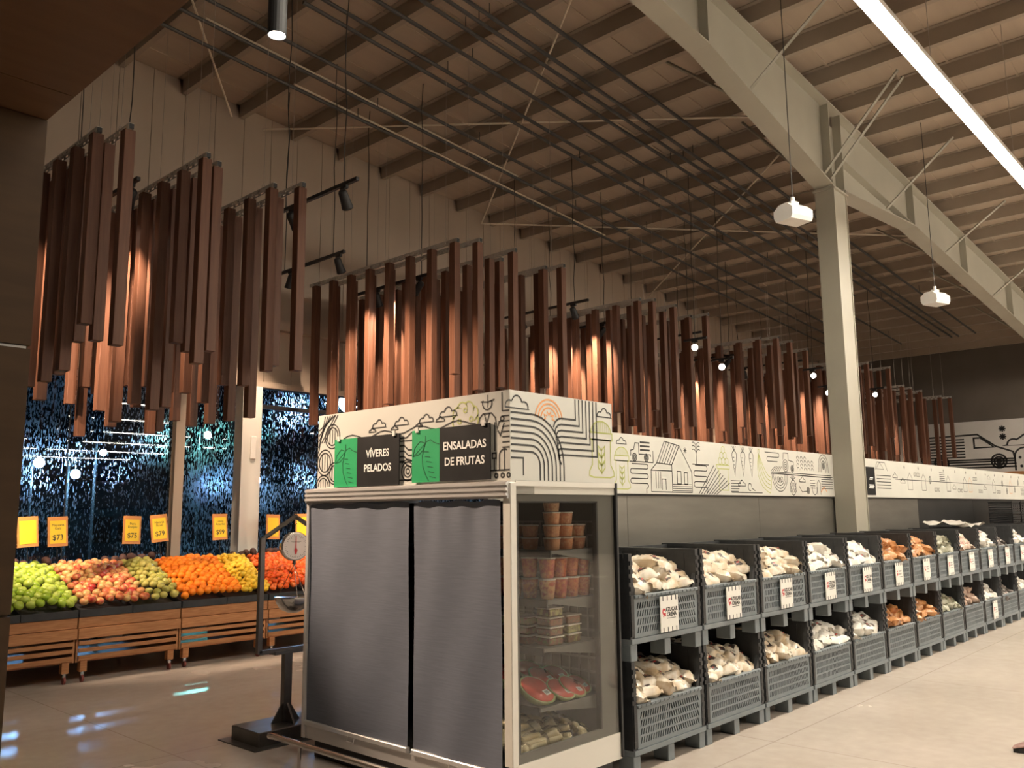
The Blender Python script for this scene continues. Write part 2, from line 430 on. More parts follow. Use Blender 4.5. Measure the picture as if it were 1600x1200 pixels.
street_lamp(9.34, 28, 3.3, M['street'], 'bright bluish lamp outside, leftmost through the wet window', .15, BL, 900)
street_lamp(10.4, 28, 2.98, M['street'], 'bright bluish lamp outside, lower one beside the leftmost lamp', .14, BL, 900)
street_lamp(14.7, 28, 4.44, M['streetgreen'], 'greenish lamp outside, alone in the narrow middle window', .13, GR, 1100)
street_lamp(11.2, 28, 3.68, M['street'], 'smaller bluish lamp outside, above and right of the two brightest', .10, BL, 120)
street_lamp(16.7, 28, 2.92, M['street'], 'bluish lamp outside, just right of the white column', .12, BL, 120)
street_lamp(19.1, 26, 5.75, M['street'], 'bluish lamp outside, above the green signs behind the slats', .34, BL, 1100)

# wooden portal at the left: wall and soffit with panel joints
PX, PY, PZ = .969, 3.05, 3.0
wp = struct(obj('wall_portal', MB().box(-4, PY + .03, 0, PX - .02, PY + .30, PZ), M['plywood']))
for za, zc in ((0, .477), (.483, 1.337), (1.343, 2.197), (2.207, PZ - .004)):
    obj('panel', MB().box(-4, PY, za + .002, PX, PY + .03, zc), M['plywood'], wp)
obj('end_panel', MB().box(PX - .02, PY + .03, 0, PX, PY + .30, PZ - .004), M['plywood'], wp)
obj('joint_strip', MB().box(.80, PY + .012, 2.197, PX - .01, PY + .02, 2.207), M['alu'], wp)
cs = struct(obj('ceiling_portal', MB().box(-4, -3, PZ + .02, PX - .02, PY + .30, PZ + .28), M['plydark']))
ys = [PY + .30, 2.813, 1.6, .4, -.8, -3]
for a, b_ in zip(ys[:-1], ys[1:]):
    obj('panel', MB().box(-4, b_ + .003, PZ, PX, a - .003, PZ + .02), M['plydark'], cs)
obj('fascia', MB().box(PX - .02, -3, PZ + .02, PX, PY + .30, PZ + .28), M['plydark'], cs)

# ------------------------------------------------------------------ main girder and column
GY0, GY1 = 4.20, 4.46
g = thing('roof_girder', 'cream painted steel roof girder with haunches over the column', 'girder', (0, 0, 0))
botL = [(-8, 7.5), (4.0, 6.93), (7.77, 6.60), (10.94, 5.92)]
botR = [(11.37, 5.95), (14.3, 6.17), (26.98, 5.16)]
tf = .018
def flange(pts, up, y0, y1):
    mb = MB()
    for (xa, za), (xb, zc) in zip(pts[:-1], pts[1:]):
        mb.prism([(xa, za), (xb, zc), (xb, zc + tf), (xa, za + tf)], 'y', y0, y1)
    return mb
obj('bottom_flange', flange(botL, 1, GY0, GY1), M['steel_white'], g)
obj('bottom_flange', flange(botR, 1, GY0, GY1), M['steel_white'], g)
topl = [(-8, zb(-8) - tf - .002), (26.98, zb(26.98) - tf - .002)]
obj('top_flange', flange(topl, 1, GY0, GY1), M['steel_white'], g)
ym = (GY0 + GY1) / 2
def web(pts):
    mb = MB()
    for (xa, za), (xb, zc) in zip(pts[:-1], pts[1:]):
        mb.prism([(xa, za + tf), (xb, zc + tf), (xb, zb(xb) - tf - .002), (xa, zb(xa) - tf - .002)], 'y', ym - .006, ym + .006)
    return mb
obj('web', web(botL), M['steel_white'], g)
obj('web', web(botR), M['steel_white'], g)
for xs, zbm in ((7.77, 6.62), (14.3, 6.19), (10.955, 5.94), (11.355, 5.97), (17.2, 5.95), (20.5, 5.69)):
    obj('stiffener', MB().box(xs - .007, GY0 + .01, zbm, xs + .007, ym - .006, zb(xs) - .04), M['steel_white'], g)
obj('haunch_weld_plate', MB().prism([(11.37, 6.42), (14.3, 6.19), (14.3, 6.2), (11.37, 6.44)], 'y', GY0 + .02, ym - .006), M['steel_white'], g)
# fly braces between girder bottom flange and purlins (angle bars)
def angle(a, b_, s=.03):
    a = Vector(a); b_ = Vector(b_)
    return MB().tube([a, b_], s * .6, 4)
for xb_, zbm in ((8.7, 6.42), (10.72, 6.0), (10.92, 5.98), (13.0, 6.1), (15.9, 6.06), (18.9, 5.82), (22, 5.57)):
    pz = zb(xb_ + .1)
    obj('fly_brace', angle((xb_, GY0 + .02, zbm + .02), (xb_ + .12, GY0 - .95, pz + .03), .035), M['steel_white'], g)
    obj('fly_brace', angle((xb_, GY1 - .02, zbm + .02), (xb_ + .12, GY1 + .95, pz + .03), .035), M['steel_white'], g)
c = thing('steel_column', 'tall cream steel column rising from behind the grey crates to the girder', 'column', (10.94, GY0, 0))
obj('flange_plate', MB().box(0, 0, 0, .016, .26, 5.915), M['steel_white'], c)
obj('flange_plate', MB().box(.414, 0, 0, .43, .26, 5.945), M['steel_white'], c)
obj('web', MB().box(.016, .124, 0, .414, .136, 6.9), M['steel_white'], c)
obj('cover_plate', MB().box(.016, .012, 0, .414, .02, 5.93), M['steel_white'], c)
obj('cap_plate', MB().box(-.02, -.02, 5.87, .45, .28, 5.89), M['steel_white'], c)

# black conduits following the roof slope, thin pale conduits beside some of them
pipes = [(9.40, 2.0, 24.5), (8.95, 2.0, 23.6), (8.54, 3.6, 23.2), (7.74, 5.0, 24.2), (7.52, 2.0, 17.2), (7.07, 2.0, 19.2), (6.68, 1.5, 23.9), (6.46, 1.5, 24.2), (6.29, 1.5, 24.2), (5.86, 1.5, 24.1)]
ordn = ['first', 'second', 'third', 'fourth', 'fifth', 'sixth', 'seventh', 'eighth', 'ninth', 'tenth']
for i, (y_, xa, xb_) in enumerate(pipes):
    t = thing('ceiling_conduit', 'long black conduit under the roof, %s counting from the window wall' % ordn[i], 'conduit', (0, y_, 0), group='black conduits under the roof')
    obj('pipe', MB().tube([(xa, 0, zb(xa) - .15), (xb_, 0, zb(xb_) - .15)], .024, 8), M['pipe'], t)
    xx = xa + .6
    while xx < xb_:
        obj('hanger', MB().box(xx - .004, -.004, zb(xx) - .15, xx + .004, .004, zb(xx) + .01), M['pipe'], t); xx += ppitch * 5
for i, (y_, xa, xb_) in enumerate([(9.46, 6.0, 13.0), (6.57, 5.0, 24.), (6.38, 6.0, 20), (7.62, 5.5, 14), (9.02, 4.5, 10)]):
    tag(obj('thin_conduit', MB().tube([(xa, y_, zb(xa) - .06), (xb_, y_, zb(xb_) - .06)], .013, 6), M['rod']), 'thin cream conduit clipped under the purlins, %s from the window wall' % ['second', 'fourth', 'rightmost', 'third', 'nearest'][i], 'conduit', 'thin cream conduits')
# bracing rods in the roof plane
def rod(a, b_, lab):
    tag(obj('bracing_rod', MB().tube([a, b_], .014, 6), M['rod']), lab, 'bracing rod', 'roof bracing rods')
zr = lambda x_: zb(x_) - .04
rod((3.2, 7.55, zr(3.2)), (5.94, 10.98, zr(5.94)), 'cream bracing rod reaching the window wall beside the wooden soffit')
rod((6.15, 4.33, zr(6.15)), (11.13, 10.98, zr(11.13)), 'long cream diagonal bracing rod crossing all the black conduits')
rod((6.45, 10.98, zr(6.45)), (11.15, 4.46, zr(11.15)), 'thin cream bracing rod running from the window wall to the top of the column')
rod((11.15, 4.46, zr(11.15)), (16.8, 10.98, zr(16.8)), 'cream bracing rod running back from the column towards the far window wall')
rod((11.13, 10.98, zr(11.13)), (17.0, 4.46, zr(17.)), 'cream bracing rod meeting the girder beyond the column')

# ------------------------------------------------------------------ LED luminaires
def led_strip(y_, z_, xa, xb_, lab, seg=None):
    t = thing('led_luminaire', lab, 'ceiling light', (0, y_, z_), group='linear ceiling lights')
    obj('housing', MB().bbox(xa, -.068, 0, xb_, .068, .06, .006), M['plasticwhite'], t)
    obj('diffuser', MB().prism([(-.065, -.001), (-.055, -.02), (.055, -.02), (.065, -.001)], 'x', xa + .01, xb_ - .01), M['led'], t)
    xx = xa + .3
    while xx < xb_:
        obj('suspension_wire', MB().tube([(xx, 0, .06), (xx, 0, zb(xx) + PUR - z_)], .003, 4), M['wire'], t); xx += 3.0
led_strip(2.08, 5.5, 1.6, 26.0, 'long glowing linear ceiling light above the aisle at upper right')
for i, y_ in enumerate((-2.9, -7.6, -12.8, -18.5, -24.5, -31.0, -38.0)):
    led_strip(y_, 5.5, (4.5 if i < 1 else 7.5 + 1.0 * i), 26.0, 'linear ceiling light reflected in the wet window, %s row behind the viewer' % ordn[i])

# ------------------------------------------------------------------ hanging wooden slats
SL = .095
slat_meshes = {}
def slat_mesh(L):
    k = round(L, 2)
    if k not in slat_meshes:
        me = MB().bbox(-SL / 2, -SL / 2, -k, SL / 2, SL / 2, 0, .004).mesh('slat'); me.materials.append(M['slat']); slat_meshes[k] = me
    return slat_meshes[k]
def make_rail_mesh(L):
    mb = MB()
    # perforated angle: flat top leg plus a vertical leg with punched holes
    mb.box(-.022, 0, .0, .022, L, .006)
    n = int(L / .10)
    for s in (-.022, .018):
        mb.box(s, 0, -.012, s + .004, L, 0); mb.box(s, 0, -.044, s + .004, L, -.034)
        for i in range(n + 1):
            mb.box(s, min(L - .05, i * L / n), -.034, s + .004, min(L, i * L / n + .05), -.012)
    return mb
rail_cache = {}
hook_me = MB().tube([(.016 * cos(a), 0, .03 + .022 * sin(a)) for a in [k * pi / 4 for k in range(9)]], .0035, 5).mesh('hook'); hook_me.materials.append(M['wire'])
cluster_words = ['nearest to the wooden portal', 'hanging beside the refrigerator header', 'seen above the right end of the refrigerator', 'seen left of the steel column', 'hidden partly by the steel column', 'farthest, in front of the mural']
def slat_rail(cluster, k, n_in, x_, y_, z_, L, spacing, lengths):
    lab = '%s slat rail in the cluster %s' % (['first', 'second', 'third', 'fourth', 'fifth', 'sixth'][k], cluster_words[cluster])
    t = thing('slat_rail', lab, 'slat rail', (x_, y_, z_), group='rails of hanging wooden slats')
    key = round(L, 2)
    if key not in rail_cache:
        me = make_rail_mesh(L).mesh('rail'); me.materials.append(M['galv']); rail_cache[key] = me
    obj('rail', rail_cache[key], None, t)
    obj('end_cap', MB().box(-.02, -.004, -.042, .02, 0, 0), M['black'], t)
    for i, l in enumerate(lengths):
        yy = .06 + i * spacing
        if yy > L: break
        obj('slat', slat_mesh(l), None, t, (.0 if i % 2 else .0, yy, -.046))
    for yy in (.22, L - .5):
        obj('hook', hook_me, None, t, (0, yy, 0))
        top = zb(x_) + PUR - z_
        obj('suspension_wire', MB().tube([(0, yy, .05), (0, yy, top)], .0028, 4), M['wire'], t)
rng = random.Random(21)
RAILS = [
    [(2.77, 7.40), (2.93, 7.13), (3.69, 7.22), (3.86, 7.33), (4.53, 7.43), (4.72, 7.20)],
    [(7.07, 7.38), (7.27, 7.18), (7.87, 7.14), (8.05, 7.55), (8.75, 7.38), (8.86, 7.15)],
    [(11.18, 7.48), (11.37, 7.33), (11.95, 7.30), (12.10, 7.6), (12.80, 7.53), (12.90, 7.25)],
    [(15.50, 7.58), (15.64, 7.28), (16.22, 7.27), (16.4, 7.6), (17.30, 7.42), (17.4, 7.7)],
    [(19.4, 7.6), (19.56, 7.3), (20.01, 7.15), (20.2, 7.4), (21.04, 7.02), (21.2, 7.3)],
    [(22.9, 7.33), (23.5, 7.33), (24.3, 7.33), (24.6, 7.5), (25.9, 7.3), (26.3, 7.15)],
]
for ci, grp in enumerate(RAILS):
    for k, (x_, y_) in enumerate(grp):
        z_ = 5.0 if ci < 5 else 4.78
        ls = []
        for i in range(8):
            base = 1.78 + .07 * i if i < 4 else 2.05
            ls.append(round(min(2.45, max(1.6, base + rng.uniform(-.18, .38))) / .05) * .05)
        if ci == 0: ls[0] = [1.70, 1.90, 1.95, 1.80, 1.90, 1.90][k]
        slat_rail(ci, k, len(grp), x_, y_, z_, 3.15, .42, ls)

# ------------------------------------------------------------------ track lights
head_body = MB().lathe([(.032, 0), (.046, .02), (.050, .10), (.056, .17), (.060, .18), (.060, .20), (.052, .20), (.050, .17)], 14).mesh('lamp_head', True)
head_body.materials.append(M['black'])
head_lens = MB().lathe([(.052, .172), (.05, .176), (.02, .178)], 14).mesh('lens', True); head_lens.materials.append(M['lens'])
def track_light(lab, x_, y_, z_, L, heads, cables=(.15, .85)):
    """heads: (distance along the track, aim vector, watts)"""
    t = thing('track_light', lab, 'track light', (x_, y_, z_), group='black track lights')
    obj('track', MB().box(-.018, 0, -.018, .018, L, .018), M['black'], t)
    for c_ in cables:
        top = zb(x_) + PUR - z_
        pts = [(.01 * sin(j * 1.7 + x_), c_ * L + .012 * sin(j * 2.3), .018 + (top - .018) * j / 7) for j in range(8)]
        pts[0] = (0, c_ * L, .018)
        obj('cable', MB().tube(pts, .006, 5), M['cable'], t)
    for hd_ in heads:
        d, aim, w = hd_[:3]
        v = Vector(aim).normalized(); q = v.to_track_quat('Z', 'Y')
        obj('adapter', MB().box(-.016, d - .05, -.05, .016, d + .05, -.018).tube([(0, d, -.05), (0, d, -.10)], .012, 6), M['black'], t)
        h = obj('lamp_head', head_body, None, t, tuple(Vector((0, d, -.13)) - v * .07), q.to_euler())
        obj('lens', head_lens, None, h)
        la = bpy.data.lights.new('spot', 'SPOT'); la.energy = w; la.color = (1., .74, .53); la.spot_size = radians(hd_[3] if len(hd_) > 3 else 62); la.spot_blend = .7; la.shadow_soft_size = .04
        lo = bpy.data.objects.new('spot', la); COL.objects.link(lo); lo.parent = t
        lo.location = tuple(Vector((0, d, -.13)) + v * .125); lo.rotation_euler = (-v).to_track_quat('Z', 'Y').to_euler()
W = SPOT_W
track_light('black track with two spotlights hanging in front of the slats nearest the refrigerator header', 4.93, 6.58, 4.93, 1.5, [(.22, (.75, .45, -.75), W), (1.15, (.8, .35, -.7), W)])
track_light('black track with one spotlight high beside the window wall', 6.28, 8.63, 4.93, 1.6, [(.12, (.55, .25, -.8), W * .6), (1.2, (.05, .95, -2.2), W * .5)])
track_light('black track before the first slat cluster, behind the wooden portal edge', 1.75, 7.4, 4.9, 2.2, [(.3, (1.81, -2.70, -2.52), W * 3.2, 34), (1.1, (.7, .5, -.8), W), (1.9, (.75, .4, -.9), W)])
track_light('black track hanging inside the slat cluster nearest to the wooden portal', 3.3, 7.8, 4.80, 1.8, [(.15, (.1, .85, -.75), W * .55), (.9, (.6, .25, -.8), W * .5), (1.6, (-.3, .5, -1.), W * .35)])
nm = ['second', 'third', 'fourth', 'fifth']
for i, x0 in enumerate((7.07, 11.18, 15.5, 19.4)):
    track_light('black track with two spotlights inside the %s slat cluster from the left' % nm[i], x0 + .35, 8.2, 4.80, 1.7, [(.3, (-.1, .8, -.8), W * .40), (1.2, (.45, .2, -.9), W * .45)])
    track_light('black track with two spotlights just beyond the %s slat cluster from the left' % nm[i], x0 + (3.3 if i == 0 else 2.6), 7.9, 4.90, 1.8, [(.3, (.75, .2, -.75), W), (1.4, (.8, .3, -.7), W)])
    pass

for x_, z_, lab in ((12.1, 4.40, 'dazzling spotlight on a short track, left one of the pair above the frieze centre'), (12.96, 4.18, 'dazzling spotlight on a short track, right one of the pair above the frieze centre'), (16.66, 4.44, 'upper dazzling spotlight just left of the steel column'), (17.34, 4.16, 'lower dazzling spotlight beside the steel column edge'), (20.0, 4.37, 'dazzling spotlight just right of the steel column')):
    track_light(lab, x_, 6.85, z_, .42, [(.22, (-.83, -.45, -.20), 25)], (.5,))

# black cylinder pendant
t = thing('pendant_spotlight', 'black cylindrical pendant spotlight with glowing white end at the top edge', 'pendant light', (2.11, 3.49, 3.98))
obj('cylinder', MB().lathe([(.040, .006), (.044, 0), (.046, .002), (.046, .42), (.03, .425)], 20), M['black'], t, smooth=False)
obj('lens', MB().lathe([(.0395, .003), (.038, .001), (.01, .0005)], 20), emis('pendant_lens', (1., .93, .85), 45), t)
obj('stem', MB().tube([(0, 0, .42), (0, 0, zb(2.11) + PUR - 3.98)], .008, 6), M['black'], t)
la = bpy.data.lights.new('spot', 'SPOT'); la.energy = 30; la.color = (1., .92, .82); la.spot_size = radians(60); la.spot_blend = .5; la.shadow_soft_size = .03
lo = bpy.data.objects.new('spot', la); COL.objects.link(lo); lo.parent = t; lo.location = (0, 0, -.01)

# white hanging devices
for (x_, y_, z_, lab) in ((8.02, 3.5, 4.5, 'white boxy device hanging from a rod left of the steel column'), (12.51, 3.5, 4.43, 'white boxy device hanging from a rod right of the steel column')):
    t = thing('hanging_device', lab, 'wireless device', (x_, y_, z_), (0, 0, radians(-20)), group='white hanging devices')
    obj('body', MB().prism([(-.12, .04), (-.10, 0), (.10, 0), (.13, .05), (.13, .12), (.06, .17), (-.05, .17), (-.12, .11)], 'x', -.14, .14), M['plasticwhite'], t)
    obj('bracket', MB().box(-.05, -.03, .17, .05, .03, .21).tube([(0, 0, .2), (0, 0, .26)], .02, 8), M['plasticwhite'], t)
    obj('rod', MB().tube([(0, 0, .24), (0, 0, zb(x_) + PUR - z_)], .005, 5), M['cable'], t)

# ------------------------------------------------------------------ artwork helpers
def arc(cx, cy, r, a0, a1, n=12, ry=None):
    ry = r if ry is None else ry
    return [(cx + r * cos(radians(a0 + (a1 - a0) * i / n)), cy + ry * sin(radians(a0 + (a1 - a0) * i / n))) for i in range(n + 1)]
class Art:
    def __init__(s): s.d = {'ink': MB(), 'olive': MB(), 'orange_ink': MB()}
    def l(s, pts, c='ink', w=.007, closed=False): s.d[c].ribbon(pts, w * 1.35, 0, closed)
    def cloud(s, x_, y_, k, c='ink'):
        pts = [(x_ - k, y_)] + arc(x_ - .62 * k, y_ + .05 * k, .38 * k, 180, 70, 6) + arc(x_, y_ + .33 * k, .42 * k, 160, 10, 8) + arc(x_ + .66 * k, y_ + .12 * k, .30 * k, 90, -15, 6) + [(x_ + k, y_)]
        s.l(pts, c, closed=True)
    def wheel(s, x_, y_, r):
        for q in (1, .62, .28): s.l(arc(x_, y_, r * q, 0, 360, 16), closed=False)
    def sack(s, x_, y_, w, h):
        c = 'olive'
        s.l([(x_ + .03, y_ + .02)] + [(x_ - .012, y_ + .03), (x_ - .01, y_ + .06), (x_ + .02, y_ + .10), (x_ + .02, y_ + h), (x_ + w - .02, y_ + h), (x_ + w - .02, y_ + .10), (x_ + w + .01, y_ + .06), (x_ + w + .012, y_ + .03), (x_ + w - .03, y_ + .02)], c, closed=True)
        s.l([(x_, y_ + h), (x_ + w, y_ + h), (x_ + w, y_ + h + .045), (x_, y_ + h + .045)], c, closed=True)
        cx = x_ + w / 2; top = y_ + h + .045
        s.l(arc(cx, top, w * .45, 0, 180, 14, .075), c)
        for k in range(-4, 5):
            xx = cx + k * w * .09
            hh = .075 * math.sqrt(max(0, 1 - (k * .2) ** 2))
            s.l([(xx, top), (xx, top + hh)], c, .004)
        cy = y_ + h * .5
        s.l([(cx, cy - .09), (cx, cy + .08)], c)
        for q in (-.05, 0, .05):
            for sg in (-1, 1):
                s.l([(cx, cy + q - .03), (cx + sg * .035, cy + q), (cx + sg * .035, cy + q + .04), (cx, cy + q + .012)], c)
    def snake(s, x_, y_, w, h, n):
        pts = []; dy = h / n; r = dy / 2
        for i in range(n):
            yy = y_ + h - i * dy
            if i % 2 == 0: pts += [(x_ + r, yy), (x_ + w - r, yy)] + arc(x_ + w - r, yy - r, r, 90, -90, 6)
            else: pts += [(x_ + w - r, yy), (x_ + r, yy)] + arc(x_ + r, yy - r, r, 90, 270, 6)
        s.l(pts)
    def star(s, x_, y_, r, c='ink'):
        for k in range(4):
            a = k * pi / 4; s.l([(x_ - r * cos(a), y_ - r * sin(a)), (x_ + r * cos(a), y_ + r * sin(a))], c, .005)
    def build(s, parent, loc, rot):
        for k, mb in s.d.items():
            if mb.f: obj('printed_artwork', mb, M[k], parent, loc, rot)

# ------------------------------------------------------------------ refrigerated cabinet
FX0, FX1, FY0, FY1, FH = 3.57, 4.57, 3.30, 5.27, 1.825
t = thing('refrigerated_cabinet', 'tall open refrigerated cabinet with grey night curtains drawn down and glass end', 'refrigerator', (FX0, FY0, 0))
fw, fd = FX1 - FX0, FY1 - FY0
cab = t
obj('plinth', MB().box(.06, .05, 0, fw - .04, fd - .05, .13), M['black'], t)
obj('base_panel', MB().box(0, .0, .13, fw, .03, .285), M['offwhite'], t)
obj('base_panel', MB().box(-.005, .03, .13, .03, fd, .215), M['alu'], t)
obj('floor_deck', MB().box(.03, .03, .13, fw, fd, .27), M['inside'], t)
obj('back_wall', MB().box(fw - .10, .04, .27, fw, fd - .04, FH - .1), M['inside'], t)
obj('end_wall', MB().box(0, fd - .045, .13, fw, fd, FH), M['alu'], t)
obj('roof_panel', MB().box(0, .0, FH - .075, fw, fd, FH), M['offwhite'], t)
cp = MB().box(-.03, 0, FH - .10, 0, fd, FH - .004)
obj('canopy', cp, M['alu'], t)
for zz in (FH - .018, FH - .048, FH - .078):
    obj('canopy_ridge', MB().box(-.04, 0, zz - .008, -.03, fd, zz + .008), M['alu'], t)
obj('front_post', MB().bbox(-.015, -.012, .285, .036, .05, FH - .01, .004), M['offwhite'], t)
obj('corner_post', MB().bbox(-.02, fd - .035, .13, .02, fd + .002, FH - .08, .004), M['alu'], t)
obj('end_trim', MB().box(.036, -.006, FH - .03, fw, .03, FH), M['offwhite'], t)
obj('rear_edge', MB().box(fw - .012, -.012, .14, fw + .006, .04, FH), M['black'], t)
# printed grey border behind the end glass
fr = MB()
fr.box(.036, .012, .285, .068, .03, FH - .03).box(.82, .012, .285, fw - .012, .03, FH - .03).box(.068, .012, FH - .115, .82, .03, FH - .03).box(.068, .012, .285, .82, .03, .335)
obj('glass_border', fr, M['frit'], t)
sr = MB()
sr.box(.068, .012, .335, .078, .045, FH - .115).box(.805, .012, .335, .82, .045, FH - .115).box(.068, .012, FH - .125, .82, .045, FH - .115)
obj('glass_seal', sr, M['black'], t)
obj('end_glass', MB().box(.036, 0, .287, fw - .012, .010, FH - .03), M['glass'], t)
# perforated rear grille
gr_ = MB()
for i in range(24): gr_.box(fw - .108, .08 + i * .078, .45, fw - .10, .08 + i * .078 + .012, FH - .25)
for i in range(14): gr_.box(fw - .107, .06, .47 + i * .085, fw - .101, fd - .06, .482 + i * .085)
obj('rear_grille', gr_, M['shelf'], t)
SHELVES = [(.53, .30), (.855, .34), (1.125, .38), (1.415, .42)]
for zz, x0_ in SHELVES:
    s_ = obj('shelf', MB().box(x0_, .06, zz - .02, fw - .1, fd - .06, zz), M['shelf'], t)
    obj('price_rail', MB().box(x0_ - .012, .06, zz - .04, x0_, fd - .06, zz + .005), M['black'], s_)
    obj('bracket', MB().prism([(x0_ + .05, zz - .02), (fw - .1, zz - .02), (fw - .1, zz - .09)], 'y', .065, .075), M['shelf'], s_)
# night curtains: slightly wavy cloth
def curtain(y0, y1, z0, z1):
    mb = MB(); nx, nz_ = 26, 30
    idx = []
    for j in range(nz_ + 1):
        row = []
        for i in range(nx + 1):
            s = i / nx; v = j / nz_
            yy = y0 + (y1 - y0) * s; zz = z0 + (z1 - z0) * v
            amp = .006 * (1 - v) ** .5 + .003
            xx = -.006 + amp * sin(s * 9 + v * 2.1) * sin(v * 5 + s * 2) + .004 * sin(s * 23 + 1.3) * v ** 6
            if v > .96: zz += .008 * sin(s * 17) * (v - .96) / .04
            mb.v.append((xx, yy, zz)); row.append(len(mb.v) - 1)
        idx.append(row)
    for j in range(nz_):
        for i in range(nx): mb.f.append((idx[j][i], idx[j][i + 1], idx[j + 1][i + 1], idx[j + 1][i]))
    return mb
for (ya, yb_, zlow) in ((.865, 1.945, .235), (.075, .815, .235)):
    cu_ = obj('night_curtain', curtain(ya, yb_, zlow, 1.715), M['curtain'], t, smooth=True)
    obj('bottom_bar', MB().bbox(-.022, ya - .005, zlow - .02, .012, yb_ + .005, zlow + .012, .004), M['alu'], cu_)
    hm = (ya + yb_) / 2
    obj('pull_handle', MB().tube([(-.02, hm - .035, zlow - .01), (-.03, hm - .035, zlow - .045), (-.03, hm + .035, zlow - .045), (-.02, hm + .035, zlow - .01)], .004, 6), M['alu'], cu_)

# header sign box on the cabinet
HX0, HX1, HY0, HY1, HZ0, HZ1 = 3.575, 4.56, 3.305, 5.18, 1.826, 2.345
t = thing('header_sign_box', 'white header box printed with line drawings on top of the refrigerated cabinet', 'sign', (HX0, HY0, HZ0))
hw, hd, hh = HX1 - HX0, HY1 - HY0, HZ1 - HZ0
obj('front_panel', MB().box(0, 0, 0, .012, hd, hh), M['signwhite'], t)
obj('end_panel', MB().box(.012, 0, 0, hw, .012, hh), M['signwhite'], t)
obj('back_panel', MB().box(hw - .012, .012, 0, hw, hd, hh), M['signwhite'], t)
obj('end_panel', MB().box(.012, hd - .012, 0, hw - .012, hd, hh), M['signwhite'], t)
A = Art()   # end panel facing the aisle (u along X, v up)
A.cloud(.06, .415, .10)
for k in range(7):
    v0, r = .39 - .037 * k, .30 - .037 * k
    A.l([(.005, v0), (.18, v0)] + arc(.18, v0 - r, r, 90, 0, 10) + [(.18 + r, .004)], w=.0085)
for k in range(7):
    ux, vv = .60 + .036 * k, .385 - .037 * k
    top_pt = (ux, hh - .004)
    A.l([top_pt, (ux, vv), (.46, vv)] + [(.43, vv - .006), (.40 + .006 * k, vv - .028), (.385 + .012 * k, vv - .06)], w=.0085)
for r in (.075, .10, .125): A.l(arc(.345, .365, r, 20 if r < .09 else 8, 172, 16), 'orange_ink', .0075)
st = []
for k in range(11):
    a = radians(k * 18); r = .055 if k % 2 == 0 else .032
    st.append((.345 + r * cos(a), .365 + r * sin(a)))
A.l(st, 'orange_ink', .006)
A.sack(.745, .015, .235, .26)
A.cloud(.90, .425, .075)
A.l([(.005, .13), (.11, .13), (.11, .03)], w=.008)
A.build(t, (0, -.0012, 0), NEG_Y)
A = Art()   # front panel facing the entrance (u from the far left end to the near corner)
for k in range(7): A.l([(.005, .25 + .04 * k), (.02 + .03 * k + .06, hh - .01)] if k < 5 else [(.04 + .03 * (k - 5), .32), (.20 + .03 * (k - 5), hh - .01)], w=.007)
for (bx, by, r) in ((.17, .36, .085), (.085, .18, .09), (.20, .10, .075), (.07, .01, .08)):
    a0, a1 = (0, 360) if by > .09 else (0, 180)
    A.l(arc(bx, by, r, a0, a1, 20)); A.l(arc(bx, by, r * .74, a0, a1, 18))
    for q in (-.35, 0, .35): A.l([(bx + q * r, max(.005, by - r * .6)), (bx + q * r, by + r * .6)], w=.005)
for (cx, k) in ((.69, .07), (.92, .068), (1.16, .066), (1.36, .078)):
    A.cloud(cx, .385 + .02 * (cx > 1.2), k); A.cloud(cx - .07, .36 + .02 * (cx > 1.2), k * .5)
A.l([(.30 + .05 * i, .335 + .018 * sin(i * .9) + .0009 * i) for i in range(27)])
A.l([(.90, .30), (.97, .30), (1.02, .33), (1.10, .33)]); A.l([(.90, .28), (1.10, .28)])
for q in range(4): A.l([(.90, .25 - q * .035), (.95, .25 - q * .035), (.99, .22 - q * .035), (1.05, .22 - q * .035)])
A.wheel(.985, .085, .06); A.l([(.90, .03), (1.05, .03)]); A.l([(.90, .15), (.94, .15)] + arc(.985, .085, .075, 140, 20, 8))
tree = []
for k in range(6): tree += arc(1.51 + .07 * cos(radians(200 - k * 44)), .385 + .055 * sin(radians(200 - k * 44)), .045, 250 - k * 44, 100 - k * 44, 6)
A.l(tree, 'olive')
for (cx, cy) in ((1.46, .365), (1.51, .43), (1.56, .375)): A.l(arc(cx, cy, .014, 0, 360, 10), 'olive')
# farmer: hat and face in profile lines, jacket, trousers
A.l(arc(1.695, .455, .038, 150, 385, 12)); A.l([(1.64, .468), (1.70, .462), (1.755, .474)]); A.l([(1.70, .505), (1.70, .43)], w=.005)
A.l([(1.625, .30), (1.63, .37), (1.66, .395), (1.73, .395), (1.76, .365), (1.775, .30), (1.79, .34), (1.82, .345)])
A.l([(1.67, .395), (1.69, .34), (1.715, .395)]); A.l([(1.69, .33), (1.69, .22)], w=.005)
A.l([(1.755, .34), (1.755, .17)]); A.l([(1.78, .29), (1.80, .26), (1.83, .33)]); A.l(arc(1.815, .355, .014, 0, 360, 10))
A.l([(1.815, .40), (1.815, .51)])
for q in range(8): A.l([(1.815, .40 - q * .03), (1.872, .40 - q * .03)], w=.006)
A.l([(1.735, .16), (1.765, .16), (1.765, .13), (1.735, .13)], closed=True)
A.l([(1.75, .13), (1.75, .06)]); A.l([(1.79, .06), (1.79, .14)] + arc(1.83, .14, .04, 180, 60, 8)); A.l([(1.83, .18), (1.83, .06)], w=.005)
A.l([(1.72, .06), (1.872, .06)])
for q in (1.765, 1.815, 1.862): A.l(arc(q, .03, .012, 0, 360, 10), w=.008)
A.build(t, (-.0012, hd, 0), NEG_X)

